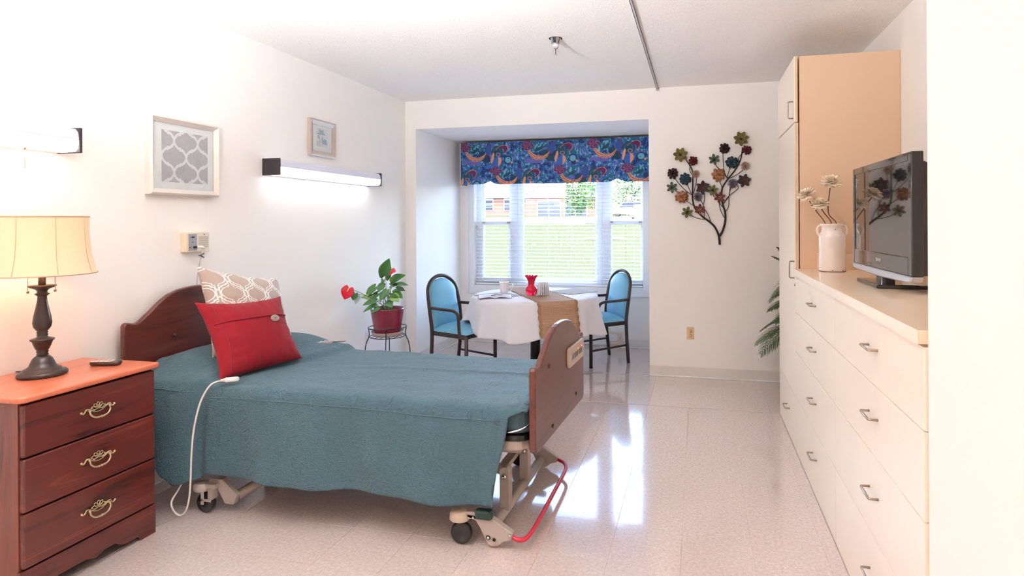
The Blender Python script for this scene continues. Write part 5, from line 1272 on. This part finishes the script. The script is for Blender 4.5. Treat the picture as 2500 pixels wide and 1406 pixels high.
bsy0, bsy1 = 2.79, 3.12
MB().prism([(0.765, bsy1), (0.765, bsy0), (0.985, bsy0 - 0.015), (0.985, bsy1 + 0.015)], idf, 1.150, 1.168).build('stand_base', mat('gloss_black_base', (30, 26, 24), 0.08, coat=0.5), tv, bevel=0.004)
MB().prism(rrect(0.82, 0.875, 2.90, 3.01, 0.015), idf, 1.166, 1.235).build('stand_neck', mat('smoked_neck', (60, 50, 48), 0.12), tv)
MB().tube(spline([(0.95, 2.72, 1.205), (0.97, 2.66, 1.17), (1.0, 2.56, 1.156), (1.06, 2.42, 1.155), (1.14, 2.3, 1.155)], 6), 0.004, 8).build('power_cord', M_BLACK, tv)
def text(body, size, M, name, material, parent, ext=0.0004):
    cu = bpy.data.curves.new(name, 'FONT'); cu.body = body; cu.size = size; cu.extrude = ext; cu.align_x = 'CENTER'; cu.align_y = 'CENTER'; cu.resolution_u = 3
    o = bpy.data.objects.new(name, cu); COL.objects.link(o); bpy.context.view_layer.update()
    me = bpy.data.meshes.new_from_object(o); bpy.data.objects.remove(o); bpy.data.curves.remove(cu)
    me.transform(M); wl_ = WL.get(parent.name, Vector()); me.transform(Matrix.Translation(-wl_)); me.materials.clear(); me.materials.append(material)
    q = bpy.data.objects.new(name, me); COL.objects.link(q); q.parent = parent; return q
# lettering faces -x: text x -> -y, text y -> z
MTX = MT @ Matrix.Translation((TVX - 0.0008, 2.945, tz0 + 0.070)) @ Matrix(((0, 0, -1, 0), (-1, 0, 0, 0), (0, 1, 0, 0), (0, 0, 0, 1)))
text('SHARP', 0.024, MTX, 'maker_lettering', mat('logo_silver', (236, 226, 216), 0.3), tv)

# ------------------------------------------------------------------ milk-can jug with dried flowers
JX, JY, JZ = 0.772, 3.690, 1.150
jg = thing('ceramic_jug', 'white milk-can shaped jug with two handles on the countertop', 'jug', (JX, JY, JZ))
M_JUG = mat('white_enamel_jug', (244, 230, 222), 0.16, coat=0.4)
MB().lathe([(0.0, 0.0), (0.068, 0.0), (0.072, 0.004), (0.073, 0.012), (0.073, 0.200), (0.071, 0.214), (0.060, 0.236), (0.056, 0.250), (0.058, 0.262), (0.066, 0.274), (0.068, 0.280), (0.064, 0.281), (0.054, 0.262), (0.052, 0.245), (0.0, 0.22)], (JX, JY, JZ), 40).build('body', M_JUG, jg)
hv = Vector((math.cos(yaw - 0.1), math.sin(yaw - 0.1), 0)); J = Vector((JX, JY, JZ))
for s_ in (-1, 1):
    MB().tube(spline([J + hv * s_ * 0.058 + Vector((0, 0, 0.268)), J + hv * s_ * 0.076 + Vector((0, 0, 0.266)), J + hv * s_ * 0.085 + Vector((0, 0, 0.245)), J + hv * s_ * 0.079 + Vector((0, 0, 0.222)), J + hv * s_ * 0.066 + Vector((0, 0, 0.208))], 6), 0.0075, 10).build('handle', M_JUG, jg)
M_CHIP = mat('worn_brown_enamel', (96, 62, 44), 0.7)
MB().tube([(JX + 0.0725 * math.cos(2 * PI * k / 48), JY + 0.0725 * math.sin(2 * PI * k / 48), JZ + 0.003) for k in range(48)], 0.0014, 6, closed=True).build('worn_foot_rim', M_CHIP, jg)
for (a, z, r_) in ((-100, 0.010, 0.005), (-50, 0.010, 0.005), (-82, 0.248, 0.004), (-84, 0.243, 0.003), (-110, 0.280, 0.004), (-60, 0.280, 0.003)):
    rr = 0.0728 if z < 0.1 else (0.0565 if z < 0.26 else 0.066)
    MB().ball((JX + rr * math.cos(R(a)), JY + rr * math.sin(R(a)), JZ + z), r_, 8, 6, sc=(0.5, 0.5, 0.8)).build('chip', M_CHIP, jg)
M_DRY = mat('cream_dried_petal', (250, 236, 216), 0.9, sheen=0.3); M_TWIG = mat('brown_twig', (84, 56, 44), 0.8)
def pompon(c, r_, nrm, layers, seed, cup=0.4):
    """flower head of many curled petals about the axis nrm"""
    rnd = random.Random(seed); m = MB(); q = Vector(nrm).normalized().to_track_quat('Z', 'Y').to_matrix()
    for (cnt, el, ln, wd_) in layers:
        for k in range(cnt):
            a = 2 * PI * (k + rnd.random() * 0.4) / cnt; e_ = R(el + rnd.uniform(-6, 6)); L = r_ * ln * rnd.uniform(0.9, 1.1); W = r_ * wd_
            d = Vector((math.cos(a) * math.cos(e_), math.sin(a) * math.cos(e_), math.sin(e_))); sd = Vector((-math.sin(a), math.cos(a), 0)); up = d.cross(sd) * -1
            pts = []
            for (t, ww) in ((0.05, 0.25), (0.45, 0.8), (0.8, 0.95), (1.0, 0.45)):
                for s_ in (-1, 0, 1): pts.append(Vector(c) + q @ (d * (t * L) + sd * (s_ * ww * W * 0.5) + up * (cup * L * t * t * 0.5 + (0.10 * W * abs(s_)))))
            m._add(pts, [(i * 3 + j, i * 3 + j + 1, (i + 1) * 3 + j + 1, (i + 1) * 3 + j) for i in range(3) for j in range(2)], True)
    return m
for i, (hx, hy, hz, r_, lab, mid) in enumerate(((0.765, 3.69, 1.690, 0.056, 'tallest cream dried flower standing upright in the jug', (0.752, 3.69, 1.50)), (0.632, 3.69, 1.618, 0.050, 'cream dried flower leaning furthest left in the jug', (0.690, 3.69, 1.50)), (0.703, 3.68, 1.562, 0.048, 'lowest cream dried flower in the jug', (0.733, 3.69, 1.49)))):
    t = thing('dried_flower', lab, 'flower', (JX, JY, JZ + 0.2), group='dried flowers in the jug')
    foot_ = (JX + (0.03, -0.02, 0.0)[i], JY - 0.01, JZ + 0.19)
    pth = spline([foot_, ((JX + (0.022, -0.04, -0.005)[i]), JY - 0.01, JZ + 0.285), mid, (hx, hy, hz - 0.028)], 6)
    MB().tube(pth, 0.0028, 7).build('stem', M_TWIG, t)
    tilt = ((0.05, -0.25, 1), (-0.45, -0.25, 1), (-0.15, -0.35, 1))[i]
    h_ = pompon((hx, hy, hz - 0.014), r_, tilt, [(20, -4, 1.12, 0.42), (20, 14, 1.08, 0.42), (18, 32, 1.0, 0.40), (14, 50, 0.88, 0.38), (9, 70, 0.75, 0.36), (8, -30, 0.95, 0.34)], i + 5, 0.12)
    h_.build('flower_head', M_DRY, t)

# ------------------------------------------------------------------ metal flower wall sculpture
ws = thing('flower_wall_sculpture', 'metal wall sculpture of two branches with coloured flowers', 'wall sculpture', (0.1, YB, 1.23))
def W2(px_, py_, dy=0.03): return Vector((0.196 + (px_ - 1757) * 0.00366, YB - dy, 1.234 + (597 - py_) * 0.00378))
def CR(a, b, dy=0.03): return W2(1600 + a / 4.392, 300 + b / 4.392, dy)
M_BR = mat('blackened_branch', (40, 28, 26), 0.5, 0.4)
main = [([(690, 1305), (680, 1210), (640, 1120), (580, 1060), (500, 1000), (430, 920), (402, 820), (403, 700), (405, 590), (395, 500), (330, 390)], 0.0085), ([(690, 1215), (725, 1150), (750, 1050), (748, 960), (725, 880), (712, 790), (722, 700), (780, 610), (860, 510), (915, 400), (933, 280)], 0.0085)]
for pts, r_ in main:
    p_ = spline([CR(*q, 0.02) for q in pts], 5); MB().tube(p_, [lerp(r_ * 1.25, r_ * 0.55, i / (len(p_) - 1)) for i in range(len(p_))], 8).build('branch', M_BR, ws)
twigs = [[(385, 770), (300, 700), (215, 600)], [(400, 790), (370, 720), (345, 660)], [(410, 760), (430, 690), (445, 610)], [(415, 890), (370, 860), (335, 835)], [(530, 1040), (440, 1020), (380, 990)], [(405, 570), (375, 520), (375, 470)],
         [(525, 1020), (530, 940), (500, 850), (460, 800)], [(595, 1065), (575, 1000), (530, 930)], [(520, 880), (530, 820), (530, 770)], [(340, 770), (270, 760), (230, 735)],
         [(775, 610), (740, 520), (728, 350)], [(765, 590), (700, 510), (655, 470)], [(770, 600), (780, 560), (797, 510)], [(780, 610), (860, 575), (925, 530)], [(720, 720), (710, 680), (695, 640)], [(735, 870), (780, 800), (890, 705)],
         [(720, 880), (790, 790), (800, 710)], [(750, 960), (785, 900), (790, 790), (805, 720)], [(740, 1020), (700, 940), (685, 850)], [(900, 470), (890, 400), (925, 350)], [(640, 800), (630, 790), (622, 760)], [(720, 905), (695, 870), (690, 840)]]
FM = {k: mat('petal_' + k, tuple(int(v * 0.86) for v in c), 0.6, 0.1, var=(0.4, 45)) for k, c in dict(olive=(142, 130, 70), red=(116, 24, 34), brown=(66, 36, 36), teal=(60, 92, 108), cream=(200, 164, 146), sage=(92, 108, 88), orange=(204, 140, 98), lav=(126, 112, 126), plum=(88, 46, 46), moss=(118, 120, 66), rust=(126, 54, 46), dteal=(70, 98, 104), dark=(44, 28, 22), gold=(178, 150, 110)).items()}
for k in ('red', 'brown', 'teal', 'orange'): FM[k + '_shade'] = mat('petal_shade_' + k, dict(red=(64, 12, 18), brown=(38, 20, 20), teal=(36, 58, 70), orange=(150, 92, 62))[k], 0.6, 0.1, var=(0.4, 45))  # darker outer petals: the shadow between petals is put into the colour
def petals(c, n, ln, wd_, el, rot=0.0, cup=0.5):
    m = MB()
    for k in range(n):
        a = 2 * PI * k / n + rot; e_ = R(el); d = Vector((math.cos(a) * math.cos(e_), -math.sin(e_), math.sin(a) * math.cos(e_))); sd = Vector((-math.sin(a), 0, math.cos(a))); up = Vector((0, -1, 0)); pts = []
        for (t, ww) in ((0.12, 0.35), (0.4, 0.9), (0.7, 1.0), (0.9, 0.6), (1.0, 0.08)):
            for s_ in (-1, 0, 1): pts.append(c + d * (t * ln) + sd * (s_ * ww * wd_ * 0.5) + up * (cup * ln * (t - 0.5) ** 2 + 0.22 * wd_ * abs(s_)))
        m._add(pts, [(i * 3 + j, i * 3 + j + 1, (i + 1) * 3 + j + 1, (i + 1) * 3 + j) for i in range(4) for j in range(2)], True)
    return m
def wflower(a, b, rpx, kind, rot=0.0):
    r_ = rpx / 4.392 * 0.0037; c = CR(a, b, 0.034)
    if kind in ('star', ):
        o = petals(c, 7, r_, r_ * 0.55, 8, rot); q = petals(c - Vector((0, 0.010, 0)), 7, r_ * 0.72, r_ * 0.5, 25, rot + 0.45); o.v, o.f, o.sm = o.v, o.f, o.sm; o._add(q.v, q.f, True)
        f_ = o.build('flower', FM['olive'], ws, solid=0.0008); pompon(c - Vector((0, 0.014, 0)), r_ * 0.30, (0, -1, 0), [(10, 20, 1, 0.4), (8, 55, 0.8, 0.4)], 1).build('flower_centre', FM['dark'], f_)
        return
    if kind.startswith('six_'):
        colr = kind[4:]; f_ = petals(c, 6, r_, r_ * 0.52, 10, rot).build('flower', FM[colr], ws, solid=0.0008)
        pompon(c - Vector((0, 0.006, 0)), r_ * 0.34, (0, -1, 0), [(9, 15, 1, 0.35), (7, 50, 0.8, 0.35)], 2).build('flower_centre', FM['dark' if colr in ('sage', 'moss') else 'gold'], f_); return
    if kind == 'double':
        f_ = petals(c, 6, r_, r_ * 0.5, 5, rot).build('flower', FM['dteal'], ws, solid=0.0008)
        q = petals(c - Vector((0, 0.010, 0)), 8, r_ * 0.78, r_ * 0.45, 12, rot + 0.4); q.build('inner_petals', FM['plum'], f_, solid=0.0008)
        pompon(c - Vector((0, 0.014, 0)), r_ * 0.3, (0, -1, 0), [(9, 20, 1, 0.4), (6, 55, 0.8, 0.4)], 3).build('flower_centre', FM['sage'], f_); return
    if kind.startswith('ball_'):
        colr = kind[5:]; lay = [(9, 5, 1.0, 0.55), (9, 25, 0.88, 0.5), (7, 48, 0.7, 0.45), (5, 68, 0.5, 0.4)]
        f_ = pompon(c, r_, (0, -1, 0), lay[:2], int(a), 0.15).build('flower', FM[colr + '_shade'], ws, solid=0.0006)
        pompon(c - Vector((0, r_ * 0.12, 0)), r_ * 0.95, (0, -1, 0), [(8, 22, 0.78, 0.5)] + lay[2:], int(a) + 1, 0.15).build('inner_petals', FM[colr], f_, solid=0.0006); return
    colr = kind[5:]                               # tuft
    pompon(c, r_, (0, -1, 0), [(22, 4, 1.0, 0.16), (20, 22, 0.95, 0.15), (16, 42, 0.85, 0.14), (10, 64, 0.7, 0.13)], int(a), 0.1).build('flower', FM[colr], ws)
FLW = ((275, 345, 82, 'star', 0.3), (410, 412, 54, 'ball_red', 0), (188, 540, 62, 'ball_brown', 0), (325, 605, 70, 'ball_teal', 0), (438, 553, 46, 'tuft_cream', 0), (180, 693, 64, 'six_sage', 0.6),
                           (512, 700, 80, 'double', 0.5), (285, 792, 72, 'ball_orange', 0), (460, 795, 52, 'tuft_lav', 0), (345, 960, 66, 'six_moss', 0.3), (480, 930, 62, 'six_rust', 0.5), (618, 728, 62, 'six_moss', 0.2),
                           (918, 195, 82, 'star', 0.22), (980, 312, 52, 'ball_red', 0), (745, 292, 60, 'ball_brown', 0), (635, 403, 62, 'six_sage', 0.7), (822, 438, 70, 'ball_teal', 0), (960, 480, 50, 'tuft_cream', 0), (682, 567, 74, 'ball_orange', 0),
                           (830, 662, 56, 'tuft_lav', 0), (945, 633, 76, 'double', 0.2), (692, 805, 64, 'six_rust', 0.35))
for (a, b, r_, k, rot) in FLW: wflower(a, b, r_, k, rot)
for q in twigs:
    a, b = q[-1]; c_ = min(FLW, key=lambda f_: math.hypot(f_[0] - a, f_[1] - b))
    pts = [CR(x, y, 0.022) for x, y in q] + ([CR(c_[0], c_[1], 0.028)] if 8 < math.hypot(c_[0] - a, c_[1] - b) < 130 else [])
    MB().tube(spline(pts, 5), 0.0030, 6).build('twig', M_BR, ws)
for q in ((403, 700), (748, 1000)): MB().tube([CR(*q, 0.0), CR(*q, 0.022)], 0.003, 6).build('wall_pin', M_BR, ws)

# ------------------------------------------------------------------ palm behind the wardrobe
PX_, PY_ = 0.93, 5.10
pm = thing('potted_palm', 'artificial palm in a dark pot half hidden behind the wardrobe', 'plant', (PX_, PY_, 0))
M_PALM = m_leaf('palm_leaflet', (26, 46, 26), (74, 100, 50), 0.5)
MB().lathe([(0.0, 0.0), (0.15, 0.0), (0.165, 0.02), (0.215, 0.12), (0.235, 0.22), (0.205, 0.30), (0.185, 0.33), (0.215, 0.352), (0.205, 0.362), (0.17, 0.345), (0.0, 0.33)], (PX_ + 0.0, PY_, 0), 36).build('pot', mat('dark_brown_pot', (84, 62, 50), 0.3, coat=0.3), pm)
MB().tube(spline([(PX_, PY_, 0.32), (PX_ - 0.01, PY_, 0.6), (PX_ - 0.01, PY_ + 0.01, 0.95)], 6), [0.026] * 7 + [0.020] * 6, 10).build('trunk', mat('palm_trunk', (98, 74, 54), 0.9, bump=(60, 0.6)), pm)
def frond(az, z0, ln, rise, droop, seed):
    rnd = random.Random(seed); d = Vector((math.cos(az), math.sin(az), 0)); o0 = Vector((PX_ - 0.01, PY_, z0))
    sp_ = [o0 + d * (ln * t) + Vector((0, 0, rise * t - droop * t * t)) for t in [i / 12 for i in range(13)]]
    m = MB(); m.tube(sp_, [lerp(0.005, 0.0015, i / 12) for i in range(13)], 6)
    side = Vector((-d.y, d.x, 0))
    for i in range(3, 34):
        t = i / 33; k = t * 12; j = min(11, int(k)); p = lerp(sp_[j], sp_[j + 1], k - j); tang = (sp_[j + 1] - sp_[j]).normalized()
        for s_ in (-1, 1):
            L = ln * 0.42 * math.sin(PI * (0.18 + 0.74 * t)) * rnd.uniform(0.85, 1.1); dr_ = (tang * 0.75 + side * s_ * 0.8 + Vector((0, 0, 0.10))).normalized(); wdt = 0.0075
            up = Vector((0, 0, 1)); pts = []
            for (a, ww) in ((0, 0.5), (0.4, 1.0), (0.8, 0.7), (1.0, 0.05)):
                q = p + dr_ * (L * a) - up * (0.30 * L * a * a); w_ = tang * (wdt * ww); pts += [q - w_, q + w_]
            m._add(pts, [(a * 2, a * 2 + 1, a * 2 + 3, a * 2 + 2) for a in range(3)], True)
    m.build('frond', M_PALM, pm)
for i, (az, z0, ln, ri, dp) in enumerate(((185, 0.52, 0.45, 0.30, 0.38), (205, 0.50, 0.47, 0.34, 0.45), (165, 0.55, 0.40, 0.34, 0.36), (230, 0.60, 0.40, 0.30, 0.4), (190, 0.78, 0.36, 0.16, 0.22), (210, 0.74, 0.36, 0.14, 0.24), (170, 0.80, 0.30, 0.22, 0.2), (195, 0.92, 0.36, 0.30, 0.42), (175, 0.93, 0.30, 0.34, 0.12), (200, 0.95, 0.29, 0.42, 0.14), (260, 0.9, 0.35, 0.3, 0.3), (320, 0.9, 0.22, 0.4, 0.2), (100, 0.85, 0.3, 0.4, 0.3), (240, 0.94, 0.3, 0.4, 0.2))):
    frond(R(az), z0, ln, ri, dp, i)

# ------------------------------------------------------------------ heater box and pipe cover low on the window wall
hx = thing('wall_junction_box', 'beige low wall box with white cover behind the right chair', 'wall box', (-0.93, YA, 0.03))
bx(-1.02, -0.845, YA - 0.030, YA - 0.008, 0.035, 0.178).build('box', M_BEIGE, hx, bevel=0.004)
MB().prism(rrect(-1.02, -0.89, 0.082, 0.155, 0.022), lambda a, b, t: (a, t, b), YA - 0.040, YA - 0.030).build('round_cover', M_WHITE, hx, bevel=0.003)
for x in (-0.955, -0.87): MB().ball((x, YA - 0.0405 if x < -0.9 else YA - 0.031, 0.118), 0.004, 8, 6).build('screw', M_DARK, hx)
bx(-1.42, -1.02, YA - 0.028, YA - 0.008, 0.028, 0.10).build('raceway', MATS['white_vinyl'], hx, bevel=0.006)

# ------------------------------------------------------------------ outside: lawn, road, houses, trees, parked car
def gz(y): return -0.488 + 0.036 * y if y > 9 else -0.164 - 0.02 * (9 - y)
def m_grass():
    t = NT('mown_lawn'); v = t.coord(); n = t.noise(v, 0.9, 5, 0.6); n2 = t.noise(t.coord((1, 6, 1)), 2.5, 4, 0.7)
    c = t.mix(n2, lin((50, 55, 40)), lin((66, 66, 56))); t.base(t.mix(t.math('MULTIPLY', n, 0.6), c, lin((50, 58, 34)))); t.val('Roughness', 1.0); t.val('Specular IOR Level', 0.0)
    t.bump(t.noise(v, 30, 3), 0.4, 0.05); return t.m
def strip(name, y0, y1, x0, x1, dz, material, n=24):
    return MB().grid(lambda u, v: (lerp(x0, x1, u), lerp(y0, y1, v), gz(lerp(y0, y1, v)) + dz), 6, n).build(name, material, None)
o = struct(strip('ground_lawn', 6.95, 140, -90, 60, 0.0, m_grass(), 80))
struct(strip('ground_road', 49.5, 68.5, -90, 60, 0.02, mat('pale_concrete', (176, 172, 168), 0.9, var=(0.05, 0.6))))
M_MULCH = mat('red_mulch', (96, 58, 46), 1.0, var=(0.3, 3), bump=(20, 0.8))
for i, (x, y, r_, lab) in enumerate(((-10.2, 48.6, 1.0, 'mulch ring around the young tree on the lawn'), (-4.62, 29.4, 1.1, 'bare mulch bed in the middle of the lawn'))):
    m_ = MB(); n = 30
    vs = [(x, y, gz(y) + 0.10)] + [(x + r_ * math.cos(2 * PI * k / n) * (1 + 0.1 * math.sin(3 * k)), y + r_ * math.sin(2 * PI * k / n), gz(y + r_ * math.sin(2 * PI * k / n)) + 0.02) for k in range(n)]
    m_._add(vs, [(0, 1 + k, 1 + (k + 1) % n) for k in range(n)], True)
    tag(m_.build('mulch_bed', M_MULCH, None), lab, 'mulch bed')
def m_brick():
    t = NT('red_brick'); b = t.add('ShaderNodeTexBrick'); t.link(t.coord((1, 1, 1), (R(90), 0, 0)), b.inputs['Vector'])
    b.inputs['Scale'].default_value = 4.5; b.inputs['Color1'].default_value = (*lin((80, 46, 40)), 1); b.inputs['Color2'].default_value = (*lin((92, 58, 50)), 1); b.inputs['Mortar'].default_value = (*lin((104, 92, 86)), 1)
    t.base(b.outputs[0]); t.val('Specular IOR Level', 0.0); t.val('Roughness', 0.95); return t.m
M_BRICK = m_brick(); M_SIDING = mat('white_siding', (206, 206, 210), 0.7); M_ROOF = mat('grey_shingle', (70, 66, 76), 0.9, spec=0.0, var=(0.12, 6)); M_GDOOR = mat('slate_garage_door', (46, 52, 66), 0.6, spec=0.05); M_WGL = mat('dark_window_glass', (30, 36, 50), 0.3, spec=0.1)
hs = thing('brick_house', 'brick house with white gable and grey garage doors across the lawn', 'house', (-20, 75, 2.1))
zb = 2.05
bx(-22.5, -12.5, 75, 84, zb, 4.70).build('garage_wall', M_BRICK, hs)
bx(-34, -22.5, 76.5, 84, zb, 4.90).build('wing_wall', M_BRICK, hs)
MB().prism([(-22.9, 4.62), (-12.1, 4.62), (-12.1, 4.74), (-17.5, 7.85), (-22.9, 4.74)], lambda a, b, t: (a, t, b), 74.7, 75.0).build('gable_siding', M_SIDING, hs)
gr = MB(); 
for (a, b) in (((-23.1, 4.60), (-17.5, 7.85)), ((-17.5, 7.85), (-11.9, 4.60))): gr.prism([a, b, (b[0], b[1] + 0.22), (a[0], a[1] + 0.22)], lambda p, q, t: (p, t, q), 74.5, 84)
gr.build('gable_roof', M_ROOF, hs)
MB().prism([(76.0, 4.86), (81, 8.2), (86, 4.86)], lambda a, b, t: (t, a, b), -34.5, -20.5).build('wing_roof', M_ROOF, hs)
bx(-34.5, -22.6, 75.9, 76.05, 4.74, 4.90).build('gutter', mat('grey_gutter', (150, 148, 156), 0.6), hs)
for (x0, x1) in ((-20.8, -17.75), (-17.1, -14.2)):
    f_ = bx(x0 - 0.12, x1 + 0.12, 74.93, 75.02, zb, 4.28).build('garage_surround', M_SIDING, hs)
    for k in range(4):
        for (a, b) in ((x0, (x0 + x1) / 2 - 0.02), ((x0 + x1) / 2 + 0.02, x1)): bx(a, b, 74.88, 74.94, zb + 0.02 + k * 0.52, zb + 0.50 + k * 0.52).build('door_panel', M_GDOOR, f_)
for (x0, x1) in ((-28.8, -27.7), (-26.0, -25.0), (-33.0, -31.2)):
    f_ = bx(x0 - 0.08, x1 + 0.08, 76.42, 76.52, 3.0, 4.65).build('window', M_SIDING, hs)
    for k in range(2): bx(x0, x1, 76.40, 76.45, 3.06 + k * 0.78, 3.78 + k * 0.78).build('pane', M_WGL, f_)
rh = thing('white_gable_house', 'white gabled house at the far right beyond the lawn', 'house', (-2, 80, 2.4))
bx(-8.3, 4, 80, 90, 2.3, 5.2).build('wall', M_SIDING, rh)
MB().prism([(-8.3, 5.2), (4, 5.2), (-2.2, 11.5)], lambda a, b, t: (a, t, b), 80, 80.3).build('gable_siding', M_SIDING, rh)
g2 = MB()
for (a, b) in (((-8.7, 4.9), (-2.2, 11.5)), ((-2.2, 11.5), (4.4, 4.9))): g2.prism([a, b, (b[0], b[1] + 0.25), (a[0], a[1] + 0.25)], lambda p, q, t: (p, t, q), 79.6, 90)
g2.build('roof', M_ROOF, rh)
for x in (-7.4, -6.0): bx(x, x + 0.7, 79.94, 80.02, 3.2, 4.5).build('window', M_WGL, rh)
# trees
def m_foliage(): 
    t = NT('summer_foliage'); oi = t.coord(); n = t.noise(oi, 2.2, 3); t.base(t.mix(n, lin((34, 62, 30)), lin((64, 92, 48)))); t.val('Specular IOR Level', 0.05); t.val('Roughness', 0.8)
    return t.m
M_FOL = m_foliage(); M_BARK = mat('tree_bark', (128, 110, 100), 0.95)
def tree(x, y, trunk_h, cr, chh, n, seed, label, base=None):
    z0 = gz(y) - 0.03; rnd = random.Random(seed)
    t = thing('tree', label, 'tree', (x, y, z0), group='trees beyond the lawn')
    MB().tube([(x, y, z0), (x + 0.03, y, z0 + trunk_h), (x, y, z0 + trunk_h + chh * 0.6)], [0.07 * cr, 0.055 * cr, 0.02 * cr], 8).build('trunk', M_BARK, t)
    m = MB(); cz = z0 + trunk_h + chh / 2 - 0.1
    for k in range(n):
        while True:
            p = Vector((rnd.uniform(-1, 1), rnd.uniform(-1, 1), rnd.uniform(-1, 1)))
            if 0.15 < p.length < 1 and p.xy.length < 0.45 + 0.6 * math.sqrt(max(0, (1 - p.z) / 2)): break
        if vnoise(p.x * 3 + seed, p.z * 4 + p.y * 3) < 0.36: continue
        q = Vector((x + p.x * cr, y + p.y * cr, cz + p.z * chh / 2)); s_ = rnd.uniform(0.07, 0.14) * (0.6 + 0.25 * cr)
        a = Vector((rnd.gauss(0, 1), rnd.gauss(0, 1), rnd.gauss(0, 1))).normalized(); b = a.orthogonal().normalized()
        c_ = a.cross(b); m._add([q - b * s_, q + c_ * s_ * 0.6, q + b * s_, q - c_ * s_ * 0.6], [(0, 1, 2, 3)], False)
    f_ = m.build('foliage', M_FOL, t, fixn=False); f_['kind'] = 'stuff'
tree(-10.2, 48.6, 0.75, 1.15, 3.3, 2600, 4, 'young tree with slim trunk in the mulch ring on the lawn')
tree(-11.4, 66, 0.9, 2.0, 4.2, 2600, 7, 'bushy tree in front of the brick house gable end')
tree(-8.9, 76, 1.2, 2.7, 6.0, 3200, 11, 'tall leafy tree left of the white gabled house')
tree(-30.5, 72.5, 0.6, 0.9, 2.0, 500, 15, 'small shrub tree by the left end of the brick house')
# parked car and van on the road
def vehicle(name, label, cat, c, L, W, H, body, rz):
    t = thing(name, label, cat, c, rz); WL[t.name] = Vector()
    prof = [(-L / 2, 0.30), (-L / 2, 0.80), (-L * 0.30, H * 0.60), (-L * 0.18, H), (L * 0.36, H), (L * 0.48, H * 0.62), (L / 2, H * 0.55), (L / 2, 0.30)]
    MB().prism(prof, lambda a, b, tt: (a, tt, b), -W / 2, W / 2).build('body', body, t, bevel=0.06)
    MB().prism([(-L * 0.27, H * 0.62), (-L * 0.16, H * 0.94), (L * 0.34, H * 0.94), (L * 0.44, H * 0.62)], lambda a, b, tt: (a, tt, b), -W / 2 - 0.01, W / 2 + 0.01).build('side_glass', M_WGL, t)
    for a in (-L * 0.31, L * 0.31):
        for s_ in (-1, 1): MB().lathe([(0, -0.1), (0.30, -0.1), (0.32, -0.06), (0.32, 0.06), (0.30, 0.1), (0, 0.1)], n=20, M=Matrix.Translation((a, s_ * (W / 2 - 0.06), 0.32)) @ Matrix.Rotation(PI / 2, 4, 'X')).build('wheel', M_BLACK, t)
    for s_ in (-1, 1): MB().ball((-L / 2 - 0.005, s_ * W * 0.38, 0.85), 0.11, 10, 6, sc=(0.3, 1, 1.2)).build('tail_light', mat('tail_light', (200, 60, 60), 0.3), t)
vehicle('parked_car', 'dark parked car on the road at the right window edge', 'car', (-5.2, 60, gz(60) + 0.02), 4.4, 1.8, 1.5, mat('dark_car_paint', (70, 74, 90), 0.25, coat=0.5), R(75))
vehicle('parked_van', 'white van parked in front of the far white house', 'van', (-7.9, 69.5, gz(69.5)), 4.6, 1.8, 1.75, mat('white_car_paint', (236, 236, 240), 0.3, coat=0.4), R(5))
